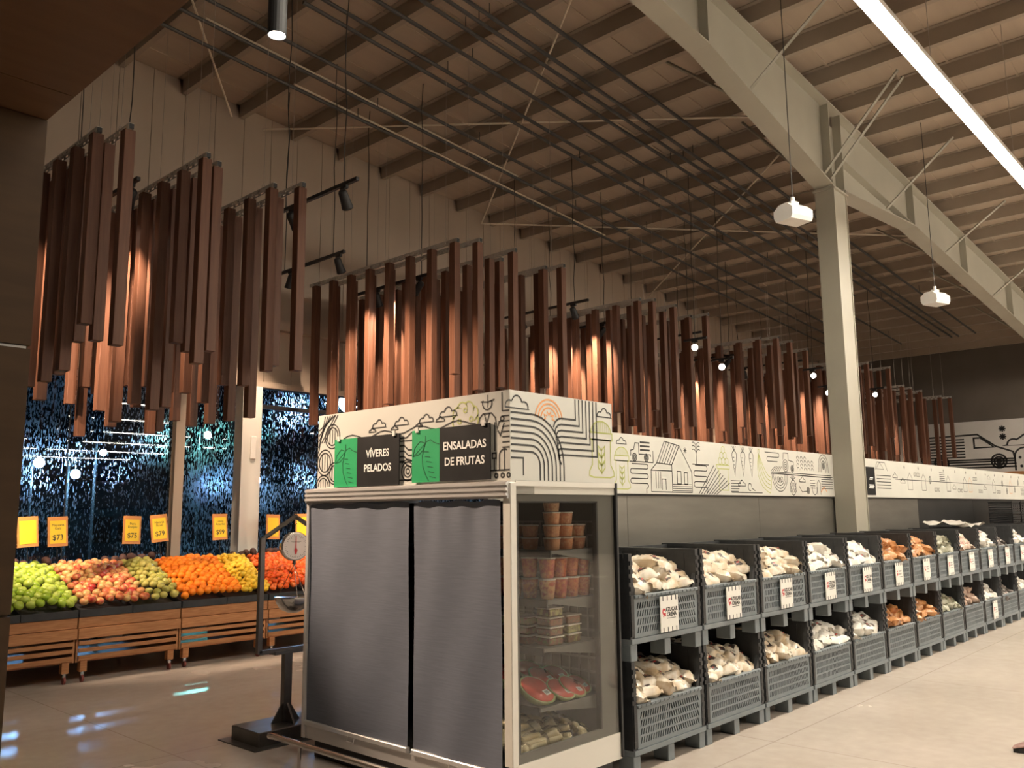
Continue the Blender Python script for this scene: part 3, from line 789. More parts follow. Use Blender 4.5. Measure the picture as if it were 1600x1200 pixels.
# two hanging department signs on the header
def dept_sign(yl, yr, z0, z1, split, lines, lab, size):
    w_ = yl - yr; h_ = z1 - z0
    t = thing('department_sign', lab, 'sign', (3.558, yl, z0), NEG_X, group='hanging department signs')
    obj('board', MB().box(split, 0, -.006, w_, h_, 0), M['signblack'], t)
    obj('green_board', MB().box(0, 0, -.006, split, h_, 0), M['signgreen'], t)
    # drawing of a root vegetable with a leaf
    a = MB(); s = split
    a.ribbon([(s * .50, h_ * .88), (s * .50, h_ * .74)], .006)
    a.ribbon([(s * .50, h_ * .74), (s * .30, h_ * .78), (s * .10, h_ * .66), (s * .04, h_ * .50), (s * .26, h_ * .53), (s * .42, h_ * .62), (s * .50, h_ * .74)], .005)
    a.ribbon([(s * .06, h_ * .50), (s * .50, h_ * .74)], .004)
    a.ribbon([(s * .50, h_ * .76), (s * .68, h_ * .80), (s * .80, h_ * .74), (s * .99, h_ * .70)], .005)
    a.ribbon([(s * .47, h_ * .70), (s * .38, h_ * .5), (s * .40, h_ * .3), (s * .50, h_ * .14), (s * .62, h_ * .02)], .006)
    for q in range(6): a.ribbon([(s * (.45 + .04 * q), h_ * (.58 - .095 * q)), (s * (.62 + .05 * q), h_ * (.57 - .10 * q))], .005)
    obj('drawing', a, M['darkgreen'], t, (0, 0, .001))
    cx = (split + w_) / 2
    for i, ln in enumerate(lines):
        obj('lettering', text_mesh(ln, size, .0016), M['textwhite'], t, (cx, h_ * (.64 - .29 * i), .001))
    for cx in (.05, w_ - .05):
        obj('clip', MB().box(cx - .012, h_ - .015, 0, cx + .012, h_ + .02, .008), M['plasticwhite'], t)
dept_sign(4.958, 4.262, 1.828, 2.158, .255, ['VÍVERES', 'PELADOS'], 'black and green hanging sign reading VÍVERES PELADOS', .068)
dept_sign(4.136, 3.448, 1.836, 2.163, .257, ['ENSALADAS', 'DE FRUTAS'], 'black and green hanging sign reading ENSALADAS DE FRUTAS', .068)

# products behind the glass end
def cup_mesh(r0_, r1_, h_): return MB().lathe([(r0_ * .9, 0), (r0_, .004), (r1_, h_ - .006), (r1_, h_ - .001)], 14)
m_food1 = palette('fruit_salad_light', [(.55, .22, .10), (.62, .34, .18), (.45, .18, .10), (.66, .42, .25)], .4, noise=1.6, nscale=45)
m_food2 = palette('fruit_salad_red', [(.42, .06, .03), (.60, .20, .06), (.35, .05, .03), (.62, .33, .14)], .35, noise=1.8, nscale=45)
m_food3 = palette('salad_green', [(.20, .22, .08), (.28, .12, .07), (.16, .10, .06), (.40, .40, .16)], .4, noise=1.6, nscale=45)
m_lid = mat('cup_lid', (.66, .62, .55), .3, col2=(.7, .66, .6), scale=9)
tub_c = cup_mesh(.045, .052, .068).mesh('contents', True); tub_c.materials.append(m_food1)
cup_c = cup_mesh(.040, .052, .115).mesh('contents', True); cup_c.materials.append(m_food2)
tub_l = MB().lathe([(.056, .068), (.056, .074), (.05, .076)], 14).mesh('lid'); tub_l.materials.append(m_lid)
cup_l = MB().lathe([(.055, .114), (.055, .121), (.05, .123)], 14).mesh('lid'); cup_l.materials.append(m_lid)
box_c = MB().bbox(-.062, -.055, .002, .062, .055, .048, .008).mesh('contents'); box_c.materials.append(m_food3)
box_l = MB().bbox(-.068, -.06, .046, .068, .06, .054, .003).mesh('lid'); box_l.materials.append(m_lid)
def product(name, lab, cat, cm, lm, p, grp):
    t = thing(name, lab, cat, p, (0, 0, random.uniform(0, 6)) if name != 'clamshell_box' else (0, 0, random.uniform(-.1, .1)), group=grp)
    obj('contents', cm, None, t); obj('lid', lm, None, t)
XB = FX0; YB = FY0
for i, n in enumerate((4, 3, 2)):
    for k in range(n):
        product('fruit_tub', 'small lidded tub of cut fruit on the top shelf behind the glass', 'tub', tub_c, tub_l, (XB + .52 + .125 * i, YB + .14, 1.4155 + .0775 * k), 'fruit tubs on the top shelf')
for j in range(6):
    for k in range(2):
        product('fruit_tub', 'small lidded tub of cut fruit on the top shelf behind the glass', 'tub', tub_c, tub_l, (XB + .50, YB + .30 + .13 * j, 1.4155 + .0775 * k), 'fruit tubs on the top shelf')
for i in range(4):
    for k in range(2):
        product('fruit_cup', 'tall clear cup of red fruit salad on the second shelf behind glass', 'cup', cup_c, cup_l, (XB + .47 + .115 * i, YB + .14, 1.1255 + .1245 * k), 'fruit cups on the second shelf')
for j in range(6):
    for k in range(2 if j % 2 == 0 else 1):
        product('fruit_cup', 'tall clear cup of red fruit salad on the second shelf behind glass', 'cup', cup_c, cup_l, (XB + .47, YB + .28 + .13 * j, 1.1255 + .1245 * k), 'fruit cups on the second shelf')
for i in range(2):
    for k in range(3 if i else 4):
        product('clamshell_box', 'flat clear box of salad with white rim on the third shelf behind the end glass', 'food box', box_c, box_l, (XB + .50 + .17 * i, YB + .15, .8555 + .056 * k), 'salad boxes on the third shelf')
for j in range(5):
    for k in range(3):
        product('clamshell_box', 'flat clear box of salad with white rim on the third shelf behind the end glass', 'food box', box_c, box_l, (XB + .46, YB + .30 + .14 * j, .8555 + .056 * k), 'salad boxes on the third shelf')
# wrapped watermelon halves
m_rind = mat('watermelon_rind', (.20, .26, .08), .35, col2=(.40, .42, .20), scale=14, stretch=(1, 1, 3))
m_flesh = mat('watermelon_flesh', (.48, .06, .04), .25, col2=(.56, .10, .07), scale=10, coat=.5)
rind_me = MB().lathe([(.01, -.065), (.055, -.055), (.085, -.035), (.105, 0), (.100, .002)], 20).mesh('rind', True); rind_me.materials.append(m_rind)
flesh_me = MB().lathe([(.096, 0), (.09, .005), (.01, .006)], 20).mesh('flesh', True); flesh_me.materials.append(m_flesh)
sticker_me = MB().box(-.022, -.018, .0065, .022, .018, .0075).mesh('sticker'); sticker_me.materials.append(M['card'])
code_me = MB()
for q in range(5): code_me.box(-.014 + q * .006, -.010, .0076, -.011 + q * .006, .010, .0079)
code_me = code_me.mesh('barcode'); code_me.materials.append(M['ink'])
for (dx, dy, dz, sc) in ((.40, .17, 0, 1.25), (.57, .13, 0, 1.), (.68, .13, 0, 1.), (.78, .16, 0, .9), (.40, .38, .04, 1.2), (.60, .30, .05, 1.), (.72, .30, .05, .95), (.50, .55, .05, 1.1), (.68, .48, .06, 1.)):
    t = thing('watermelon_half', 'halved watermelon wrapped in film with white sticker on the fourth shelf', 'watermelon', (XB + dx, YB + dy, .532 + .062 * sc + dz), (radians(random.uniform(24, 34)), radians(random.uniform(-8, 8)), radians(random.uniform(-20, 20))), group='watermelon halves in the cabinet')
    t.scale = (sc * .92, sc * .92, sc * .92)
    obj('rind', rind_me, None, t); obj('flesh', flesh_me, None, t)
    s_ = obj('sticker', sticker_me, None, t, (.03, -.04, 0)); obj('barcode', code_me, None, s_)

# bag mesh used for bagged goods
def bag_mesh(lx, ly, h_, seed, n=9, m_=7, crimp=True):
    r = random.Random(seed); mb = MB()
    ph = [r.uniform(0, 6) for _ in range(6)]
    for side in (1, -1):
        base = len(mb.v)
        for j in range(m_ + 1):
            for i in range(n + 1):
                a = -1 + 2 * i / n; b_ = -1 + 2 * j / m_
                th = max(0, (1 - a ** 4)) ** .5 * max(0, (1 - b_ ** 4)) ** .5
                lump = 1 + .22 * sin(a * 4 + ph[0]) * cos(b_ * 3 + ph[1]) + .12 * sin(a * 9 + ph[2] + b_ * 5)
                mb.v.append((a * lx * (1 - .06 * b_ * b_ + .03 * sin(b_ * 6 + ph[3])), b_ * ly * (1 - .10 * a * a + .04 * sin(a * 7 + ph[4])), side * h_ * th * lump))
        for j in range(m_):
            for i in range(n):
                q = [base + j * (n + 1) + i, base + j * (n + 1) + i + 1, base + (j + 1) * (n + 1) + i + 1, base + (j + 1) * (n + 1) + i]
                mb.f.append(tuple(q if side > 0 else reversed(q)))
    if crimp:
        for sx in (-1, 1):
            x0_ = sx * lx * .96; x1_ = sx * lx * 1.16
            k = 6
            for i in range(k):
                y0_ = -ly * .8 + 1.6 * ly * i / k; y1_ = y0_ + 1.6 * ly / k
                zz = [.25 * h_ * sin(i * 2 + ph[5]), .25 * h_ * sin((i + 1) * 2 + ph[5])]
                mb.quad((x0_, y0_, 0), (x1_, y0_, zz[0]), (x1_, y1_, zz[1]), (x0_, y1_, 0))
    return mb
def bag_material(name, c1, c2, print_dark=None, film=.3):
    """plastic bag: mottled contents with an optional printed patch (generated coordinates)"""
    m = mat(name, c1, .38, col2=c2, scale=11, detail=3, rnd=1, bump=.25, ramp=(.4, .6), coat=film)
    if print_dark:
        nt = m.node_tree; b = nt.nodes['Principled BSDF']
        src = b.inputs['Base Color'].links[0].from_socket
        tc = nt.nodes.new('ShaderNodeTexCoord'); sp = nt.nodes.new('ShaderNodeSeparateXYZ'); nt.links.new(tc.outputs['Generated'], sp.inputs[0])
        def band(sock, lo, hi):
            a = nt.nodes.new('ShaderNodeMath'); a.operation = 'GREATER_THAN'; a.inputs[1].default_value = lo
            c_ = nt.nodes.new('ShaderNodeMath'); c_.operation = 'LESS_THAN'; c_.inputs[1].default_value = hi
            d = nt.nodes.new('ShaderNodeMath'); d.operation = 'MULTIPLY'
            nt.links.new(sock, a.inputs[0]); nt.links.new(sock, c_.inputs[0]); nt.links.new(a.outputs[0], d.inputs[0]); nt.links.new(c_.outputs[0], d.inputs[1])
            return d.outputs[0]
        def mul(p, q):
            d = nt.nodes.new('ShaderNodeMath'); d.operation = 'MULTIPLY'; nt.links.new(p, d.inputs[0]); nt.links.new(q, d.inputs[1]); return d.outputs[0]
        up = band(sp.outputs[2], .55, 2.)
        for (col, bx, by) in ((print_dark, band(sp.outputs[0], .38, .66), band(sp.outputs[1], .34, .66)), ((.5, .05, .04), band(sp.outputs[0], .46, .56), band(sp.outputs[1], .5, .58))):
            mx = nt.nodes.new('ShaderNodeMix'); mx.data_type = 'RGBA'
            nt.links.new(mul(mul(bx, by), up), mx.inputs[0]); nt.links.new(src, mx.inputs[6]); mx.inputs[7].default_value = (*col, 1)
            src = mx.outputs[2]
        nt.links.new(src, b.inputs['Base Color'])
    return m
# bags of peeled roots on the cabinet floor
m_root = mat('peeled_root', (.72, .60, .34), .4, col2=(.80, .72, .50), scale=9, rnd=1)
root_me = []
for s in range(3):
    mb = MB(); r = random.Random(s)
    for q in range(5):
        a = Vector((-.07 + r.uniform(-.01, .01), -.045 + .022 * q, .02 + .018 * (q % 2))); b_ = a + Vector((.13, r.uniform(-.02, .02), r.uniform(-.01, .02)))
        mb.tube([a, a + (b_ - a) * .15, (a + b_) / 2 + Vector((0, 0, .006)), b_ - (b_ - a) * .1, b_], .020, 8, .014)
    me = mb.mesh('roots', True); me.materials.append(m_root); root_me.append(me)
film_me = bag_mesh(.085, .062, .042, 3).mesh('film', True); film_me.materials.append(M['clearplastic'])
k = 0
for j in range(6):
    for i in range(5):
        t = thing('peeled_root_bag', 'clear bag of pale peeled roots heaped on the cabinet floor', 'bag', (XB + .16 + .135 * i + random.uniform(-.02, .02), YB + .12 + .105 * j, .30 + .028 * min(j, 3) + random.uniform(0, .02)), (radians(random.uniform(10, 45)), radians(random.uniform(-25, 25)), radians(random.uniform(-60, 60))), group='bags of peeled roots')
        obj('roots', root_me[k % 3], None, t); obj('film', film_me, None, t, (0, 0, .03)); k += 1

# floor rail in front of the cabinet
t = thing('bumper_rail', 'low steel bumper rail on the floor in front of the refrigerated cabinet', 'rail', (3.36, 0, 0))
obj('tube', MB().tube([(0, 5.36, .16), (0, 5.30, .165), (0, 3.2, .165), (.04, 3.05, .165), (.15, 2.98, .165), (1.25, 2.98, .165)][:3] + [(0, 3.15, .165)], .02, 10), M['chrome'], t)
for y_ in (5.0, 4.1, 3.3):
    obj('post', MB().tube([(0, y_, 0), (0, y_, .155)], .012, 8), M['chrome'], t)
    obj('foot_plate', MB().lathe([(.045, 0), (.045, .006), (.012, .012)], 14, (0, y_, 0)), M['chrome'], t)

# ------------------------------------------------------------------ produce scale on its stand
t = thing('scale_stand', 'dark steel stand for the produce scale left of the refrigerated cabinet', 'stand', (3.80, 5.85, 0))
obj('base_box', MB().bbox(-.33, -.18, 0, .30, .20, .105, .006), M['stand'], t)
obj('floor_plate', MB().box(-.40, -.25, 0, .36, .26, .008), M['stand'], t)
obj('post', MB().box(-.032, -.025, .105, .032, .025, .62), M['stand'], t)
obj('gusset', MB().prism([(-.12, .105), (.12, .105), (.032, .24), (-.032, .24)], 'y', -.008, .008), M['stand'], t)
obj('gusset', MB().prism([(-.12, .105), (.12, .105), (.025, .24), (-.025, .24)], 'x', -.008, .008), M['stand'], t)
obj('crossbar', MB().box(-.12, -.03, .60, .28, .03, .625), M['stand'], t)
fr_ = MB()
for x_ in (-.245, .325): fr_.box(x_ - .018, -.018, .625, x_ + .018, .018, 1.47)
fr_.box(-.245, -.018, .615, .325, .018, .645)
obj('frame', fr_, M['stand'], t)
obj('roof_bar', MB().tube([(-.245, 0, 1.46), (.04, 0, 1.63)], .018, 4), M['stand'], t)
obj('roof_bar', MB().tube([(.325, 0, 1.46), (.04, 0, 1.63)], .018, 4), M['stand'], t)
obj('top_ring', MB().tube([(.04 + .014 * cos(a), 0, 1.655 + .014 * sin(a)) for a in [q * pi / 4 for q in range(9)]], .004, 5), M['stand'], t)
s_ = thing('hanging_scale', 'round white dial produce scale with steel bowl hanging in the stand', 'scale', (3.84, 5.85, 1.40), (0, 0, radians(-18)))
obj('dial_case', MB().lathe([(.095, -.035), (.108, -.03), (.112, -.02), (.112, .03), (.10, .04)], 28, (0, 0, 0), 'y'), M['chrome'], s_, smooth=False)
d_ = obj('dial', MB().lathe([(.100, -.036), (.098, -.0365), (.01, -.037)], 28, (0, 0, 0), 'y'), M['dial'], s_)
tk = MB()
for q in range(36):
    a = q * pi / 18; r1 = .078 if q % 3 else .070
    tk.ribbon([(r1 * cos(a), r1 * sin(a)), (.088 * cos(a), r1 * 0 + .088 * sin(a))], .0025)
tk.ribbon([(-.04, .035), (.04, .035)], .002); tk.ribbon([(-.028, .028), (.028, .028)], .002)
obj('markings', tk, M['ink'], d_, (0, -.0385, 0), NEG_Y)
obj('needle', MB().prism([(-.002, .08), (.002, .08), (.004, -.01), (.012, -.03), (.005, -.055), (0, -.065), (-.005, -.055), (-.012, -.03), (-.004, -.01)], 'y', -.042, -.039), M['red'], s_)
obj('top_hook', MB().tube([(0, 0, .11), (0, 0, .16), (.012, 0, .18), (0, 0, .20), (0, 0, .22)], .004, 6), M['chrome'], s_)
obj('lower_hook', MB().lathe([(.014, -.14), (.014, -.11), (.01, -.105)], 10), M['stand'], s_)
for q in range(3):
    a = q * 2 * pi / 3 + .5
    obj('chain', MB().tube([(0, 0, -.14), (.125 * cos(a), .125 * sin(a), -.385)], .0025, 5), M['chrome'], s_)
obj('bowl', MB().lathe([(.135, -.385), (.142, -.38), (.142, -.388), (.128, -.43), (.095, -.475), (.04, -.50), (.01, -.503), (.01, -.497), (.04, -.494), (.09, -.468), (.122, -.425), (.133, -.388)], 28), M['chrome'], s_, smooth=True)

# ------------------------------------------------------------------ fruit carts under the window
CW = 1.075
def fruit_cart(xa, lab):
    t = thing('fruit_cart', lab, 'fruit cart', (xa, 9.2, 0), group='wooden fruit carts')
    w_ = CW - .012; d_ = 1.38
    obj('board', MB().bbox(0, 0, .535, w_, .028, .64, .004), M['boards'], t, (0, 0, 0))
    obj('board', MB().bbox(0, -.022, .43, w_, .006, .531, .004), M['boards'], t)
    for z0_, z1_ in ((.365, .405), (.295, .335), (.215, .265)):
        obj('slat', MB().bbox(.02, .01, z0_, w_ - .02, .03, z1_, .003), M['boards'], t)
    for x_ in (.0, w_ - .02):
        obj('side_panel', MB().box(x_, .03, .20, x_ + .02, d_, .64), M['boards'], t)
    obj('shelf_board', MB().box(.02, .04, .20, w_ - .02, d_, .215), M['boards'], t)
    for x_ in (.045, w_ - .115):
        for y_ in (.02, d_ - .10):
            obj('leg', MB().bbox(x_, y_, .105, x_ + .07, y_ + .07, .215, .004), M['boards'], t)
            cst = obj('caster', MB().box(x_ + .02, y_ + .02, .055, x_ + .05, y_ + .05, .105), M['chrome'], t)
            obj('wheel', MB().lathe([(.02, -.012), (.037, -.01), (.037, .01), (.02, .012)], 12, (x_ + .035, y_ + .03, .037), 'x'), mat_wheel, cst)
    for k in range(2):
        xa_ = k * w_ / 2
        tr = obj('tray', MB().prism([(0, .64), (d_, .94), (d_, .97), (0, .672)], 'x', xa_ + .006, xa_ + w_ / 2 - .006), M['liner'], t)
        rimm = MB().box(xa_ + .004, -.012, .642, xa_ + w_ / 2 - .004, .012, .715)
        rimm.prism([(0, .645), (d_, .945), (d_, 1.0), (0, .715)], 'x', xa_ + .001, xa_ + .011)
        obj('rim', rimm, M['liner'], tr)
    obj('back_rail', MB().box(0, d_ - .02, .6, w_, d_, 1.06), M['boards'], t)
mat_wheel = mat('caster_wheel', (.16, .03, .025), .5, col2=(.2, .04, .03), scale=9)
carts = ['under the green apples at the left', 'under the red and yellow apples', 'under the oranges and lemons', 'under the tomatoes, behind the scale', 'hidden mostly by the refrigerated cabinet', 'behind the refrigerated cabinet']
for i in range(5):
    fruit_cart(2.475 + CW * i, 'slatted wooden fruit cart on casters ' + carts[i])
# fruit
def fruit_mesh(r, kind):
    mb = MB(); seg, rings = 14, 9
    prof = []
    for i in range(rings + 1):
        a = -pi / 2 + pi * i / rings
        rad = r * cos(a); h_ = r * sin(a)
        if kind == 'apple':
            rad *= 1.04 + .05 * sin(a); h_ *= .92
            if i >= rings - 1: h_ -= r * .14 * (i - rings + 2) / 2
            if i == 0: h_ += r * .06
        if kind == 'oval': h_ *= 1.22; rad *= .95
        if kind == 'tomato': h_ *= .82; rad *= 1.03
        if kind == 'pear': rad *= 1.0 - .18 * max(0, sin(a)); h_ *= 1.05
        prof.append((max(rad, .001), h_))
    return mb.lathe(prof, seg)
F = {}
def fruit_kind(key, kind, r, cols, noise, rough=.35):
    me = fruit_mesh(r, kind).mesh(key, True); me.materials.append(palette(key + '_skin', cols, rough, .5, noise)); F[key] = (me, r)
fruit_kind('green_apple', 'apple', .046, [(.23, .36, .02), (.33, .46, .05), (.42, .52, .09), (.28, .40, .03)], .5)
fruit_kind('red_apple', 'apple', .043, [(.36, .02, .02), (.58, .16, .06), (.66, .34, .12), (.50, .06, .04), (.60, .42, .14), (.68, .30, .13)], 1.0)
fruit_kind('yellow_apple', 'apple', .043, [(.38, .38, .07), (.47, .44, .11), (.52, .46, .12), (.36, .36, .07)], .6)
fruit_kind('orange', 'round', .043, [(.84, .19, .002), (.90, .25, .004), (.87, .22, .003)], .4, .6)
fruit_kind('lemon', 'oval', .034, [(.78, .48, .02), (.84, .55, .04), (.74, .50, .03)], .4, .4)
fruit_kind('tomato', 'tomato', .038, [(.74, .09, .01), (.80, .15, .02), (.70, .07, .01), (.82, .20, .03)], .5, .3)
piles = [ # key, front x0,x1 (Y 9.25), back x0,x1 (Y 10.45), label
    ('green_apple', 2.80, 3.55, 2.95, 3.66, 'shiny green apple in the heap at the left end of the fruit carts'),
    ('red_apple', 3.58, 4.28, 3.70, 4.45, 'red and yellow blushed apple in the heap between the green and yellow-green apples'),
    ('yellow_apple', 4.31, 4.63, 4.48, 4.84, 'yellow-green apple in the heap between the red apples and the oranges'),
    ('orange', 4.66, 5.38, 4.88, 5.66, 'bright orange in the heap on the middle fruit cart'),
    ('lemon', 5.40, 5.74, 5.68, 6.10, 'yellow lemon in the heap between oranges and tomatoes'),
    ('tomato', 5.78, 6.45, 6.14, 7.2, 'orange-red tomato in the heap behind the hanging scale'),
]
rng2 = random.Random(5)
for key, f0, f1, b0, b1, lab in piles:
    me, r = F[key]
    step = r * 1.96
    rows = int(1.24 / (step * .88))
    for j in range(rows + 1):
        s = j / rows
        y_ = 9.255 + 1.2 * s
        xl = f0 + (b0 - f0) * s; xr = f1 + (b1 - f1) * s
        n = max(2, int((xr - xl) / step))
        for i in range(n):
            u = (i + .5 + (.25 if j % 2 else -.25)) / n
            u = min(.98, max(.02, u))
            x_ = xl + (xr - xl) * u
            dome = .085 * sin(pi * u) ** .7 * sin(pi * (.12 + .76 * s))
            z_ = .672 + (y_ - 9.2) * .2174 + r + .04 + dome + .055 * s + rng2.uniform(-.014, .022)
            o = obj(key, me, None, None, (x_ + rng2.uniform(-.016, .016), y_ + rng2.uniform(-.016, .016), z_), (rng2.uniform(-.7, .7), rng2.uniform(-.7, .7), rng2.uniform(0, 6)))
            if key == 'lemon': o.rotation_euler = (rng2.uniform(1, 2), rng2.uniform(-.5, .5), rng2.uniform(0, 6))
            tag(o, lab, {'green_apple': 'apple', 'red_apple': 'apple', 'yellow_apple': 'apple'}.get(key, key), {'green_apple': 'green apples', 'red_apple': 'red apples', 'yellow_apple': 'yellow-green apples', 'orange': 'oranges', 'lemon': 'lemons', 'tomato': 'tomatoes'}[key])
# dark produce in low crates behind the fruit
m_darkroot = palette('dark_tuber_skin', [(.06, .03, .025), (.10, .05, .04), (.08, .04, .03)], .6, .3, .6)
tub = fruit_mesh(.05, 'oval').mesh('dark_tuber', True); tub.materials.append(m_darkroot)
for i in range(46):
    x_ = 2.7 + i * .11
    if 3.7 < x_ < 4.35 or 4.95 < x_ < 6.0: continue
    o = obj('dark_tuber', tub, None, None, (x_, 10.60 + rng2.uniform(-.02, .05), 1.13 + rng2.uniform(-.02, .03)), (rng2.uniform(0, 3), rng2.uniform(0, 3), rng2.uniform(0, 6)))
    tag(o, 'dark brown tuber in the row behind the fruit heaps', 'tuber', 'dark tubers behind the fruit')
t = thing('back_shelf', 'dark narrow shelf along the window behind the fruit heaps', 'shelf', (2.475, 10.58, 0))
obj('shelf_board', MB().box(0, -.0, 1.07, CW * 5, .2, 1.09), M['liner'], t)
for x_ in (.05, 1.8, 3.6, CW * 5 - .1): obj('leg', MB().box(x_, .05, 0, x_ + .05, .15, 1.07), M['liner'], t)
# price cards on stems
cards = [(3.50, 1.49, '', 'with washed out lettering, leftmost'), (3.815, 1.485, '$73', 'priced $73'), (4.66, 1.485, '$75', 'priced $75'), (5.02, 1.50, '$79', 'priced $79'), (5.83, 1.50, '$99', 'priced $99'), (6.62, 1.485, '', 'just left of the hanging scale'), (7.09, 1.49, '', 'seen behind the hanging scale'), (7.6, 1.5, '', 'at the cabinet edge')]
names = ['', 'Manzana\nGala', 'Pera\nDanjou', 'Naranja\nNavel', 'Limón\nAmarillo', '', '', '']
for i, (x_, z_, pr_, d_) in enumerate(cards):
    tilt = [-3, -2, 2, -5, -1, 2, 0, 0][i]
    t = thing('price_card', 'yellow price card in an orange frame above the fruit, ' + d_, 'price card', (x_, 10.62, z_ - .18), (radians(-4), radians(tilt), radians(8)), group='price cards above the fruit')
    obj('frame', MB().box(-.115, 0, 0, .115, .012, .34), M['orangecard'], t)
    p_ = obj('card', MB().box(-.092, -.003, .035, .092, .0, .295), M['yellowcard'], t)
    if pr_: obj('lettering', text_mesh(pr_, .085, .001), M['ink'], p_, (0, -.004, .10), NEG_Y)
    if names[i]: obj('lettering', text_mesh(names[i], .042, 0, 1, .9), M['ink'], p_, (0, -.004, .225), NEG_Y)
    obj('stem', MB().tube([(0, .018, .02), (0, .018, -.205)], .005, 5), M['black'], t)

# ------------------------------------------------------------------ partition behind the crates
t = thing('back_partition', 'grey sheet metal partition standing behind the stacked crates', 'partition', (4.6, 4.48, 0))
edges = [0, 1.78, 4.3, 7.0, 9.6, 12.6, 16.2, 22.3]
for i, (a, b_) in enumerate(zip(edges[:-1], edges[1:])):
    obj('panel', MB().box(a + .003, 0, 0, b_ - .003, .05, 1.795), M['panel_metal'] if i < 4 else M['panel_black'], t)
obj('top_bar', MB().box(0, -.01, 1.78, 22.3, .06, 1.80), M['panel_black'], t)
t = thing('printed_frieze', 'long white frieze with farm line drawings above the metal partition', 'sign', (4.6, 4.455, 1.80))
BH = .535
obj('board', MB().box(0, 0, 0, 22.3, .03, BH), M['signwhite'], t)
A = Art(); B0 = 4.6
def bx_(X): return X - B0
A.sack(bx_(6.17), .02, .22, .27); A.cloud(bx_(6.28), .44, .075)
# little lorry with a load
xq = bx_(6.42)
A.wheel(xq + .06, .33, .035); A.wheel(xq + .25, .33, .035)
A.l([(xq, .34), (xq, .39), (xq + .05, .40), (xq + .07, .46), (xq + .13, .46), (xq + .13, .36), (xq + .32, .36), (xq + .32, .34)])
for q in range(3): A.l([(xq + .15, .40 + .035 * q), (xq + .31, .40 + .035 * q)], w=.012)
A.l([(xq - .02, .29), (xq + .36, .29), (xq + .36, .40)])
A.snake(bx_(6.41), .05, .28, .22, 5); A.l([(bx_(6.66), .05), (bx_(6.66), .005)])
# house
xh = bx_(6.74)
A.l([(xh, .02), (xh, .22), (xh + .10, .29), (xh + .36, .28), (xh + .36, .02), (xh, .02)])
A.l([(xh + .10, .29), (xh + .24, .50), (xh + .50, .47), (xh + .36, .28)])
for q in range(6): A.l([(xh + .14 + .045 * q, .288 - .001 * q), (xh + .28 + .045 * q, .497 - .005 * q)], w=.006)
A.l([(xh + .50, .47), (xh + .72, .22), (xh + .72, .02), (xh + .36, .02)]); A.l([(xh, .22), (xh + .36, .22)])
A.l([(xh + .18, .04), (xh + .18, .14), (xh + .25, .14), (xh + .25, .04)]); A.l([(xh + .45, .10), (xh + .45, .22), (xh + .52, .22), (xh + .52, .10)], closed=True); A.l([(xh + .58, .10), (xh + .58, .21), (xh + .64, .21), (xh + .64, .10)], closed=True)
for q in range(4): A.l([(xh + .36, .035 + .02 * q), (xh + .72, .035 + .02 * q)], w=.005)
for q in range(3): A.l([(xh + .08 + .04 * q, .05), (xh + .08 + .04 * q, .21)], w=.005)
A.star(bx_(7.35), .43, .03)
xp = bx_(7.56)
A.l([(xp, .30), (xp, .45)]); 
for q in range(3):
    for sg in (-1, 1): A.l(arc(xp + sg * .05, .40 + .035 * q, .05, 180 if sg > 0 else 0, 60 if sg > 0 else 120, 5), w=.006)
A.l([(xh + .74, .30), (bx_(7.80), .30)]); A.snake(bx_(7.50), .02, .26, .27, 5)
for q in range(8): A.l([(bx_(7.58) + .05 * q, .005), (bx_(7.90) + .045 * q, .30 - .025 * q)], w=.007)
# crate of fruit in olive
A.l([(bx_(7.97), .27), (bx_(8.22), .27), (bx_(8.22), .31), (bx_(7.95), .31)], 'olive', closed=True)
A.l([(bx_(8.0), .27), (bx_(8.0), .05), (bx_(8.19), .05), (bx_(8.19), .27)], 'olive')
for (dx, dy) in ((.04, .35), (.11, .35), (.18, .35), (.075, .41), (.145, .41), (.11, .47)): A.l(arc(bx_(7.99) + dx, dy, .036, 0, 360, 12), 'olive', .006)
# carrots
for q in range(3):
    xc = bx_(8.34) + .19 * q
    A.l([(xc - .05, .42), (xc, .20), (xc + .05, .42)] + arc(xc, .42, .05, 0, 180, 6), w=.007)
    for s in range(4): A.l([(xc - .035 + .008 * s, .40 - .04 * s), (xc, .40 - .04 * s)], w=.005)
    for s in (-.04, 0, .04): A.l([(xc, .47), (xc + s, .52)], w=.006)
for q in range(5): A.l([(bx_(8.24), .04 + .028 * q), (bx_(8.40) + .02 * q, .04 + .028 * q)], w=.006)
A.cloud(bx_(8.48), .10, .08); A.l([(bx_(8.25), .03), (bx_(8.95), .03)]); A.l(arc(bx_(8.66), .09, .04, 0, 300, 10)); A.l([(bx_(8.70), .08), (bx_(8.78), .05)])
# bananas
def bez(p0, p1, p2, n=10): return [((1 - k / n) ** 2 * p0[0] + 2 * (1 - k / n) * k / n * p1[0] + (k / n) ** 2 * p2[0], (1 - k / n) ** 2 * p0[1] + 2 * (1 - k / n) * k / n * p1[1] + (k / n) ** 2 * p2[1]) for k in range(n + 1)]
for q in range(5):
    A.l(bez((bx_(8.90), .47), (bx_(8.76) + .075 * q, .12 + .02 * q), (bx_(9.14) + .01 * q, .03 + .045 * q), 12), 'olive', .007)
A.l([(bx_(8.885), .47), (bx_(8.89), .51), (bx_(8.92), .51), (bx_(8.92), .47)], 'olive', .007); A.l(bez((bx_(9.14), .03), (bx_(9.19), .12), (bx_(9.18), .21)), 'olive', .007)
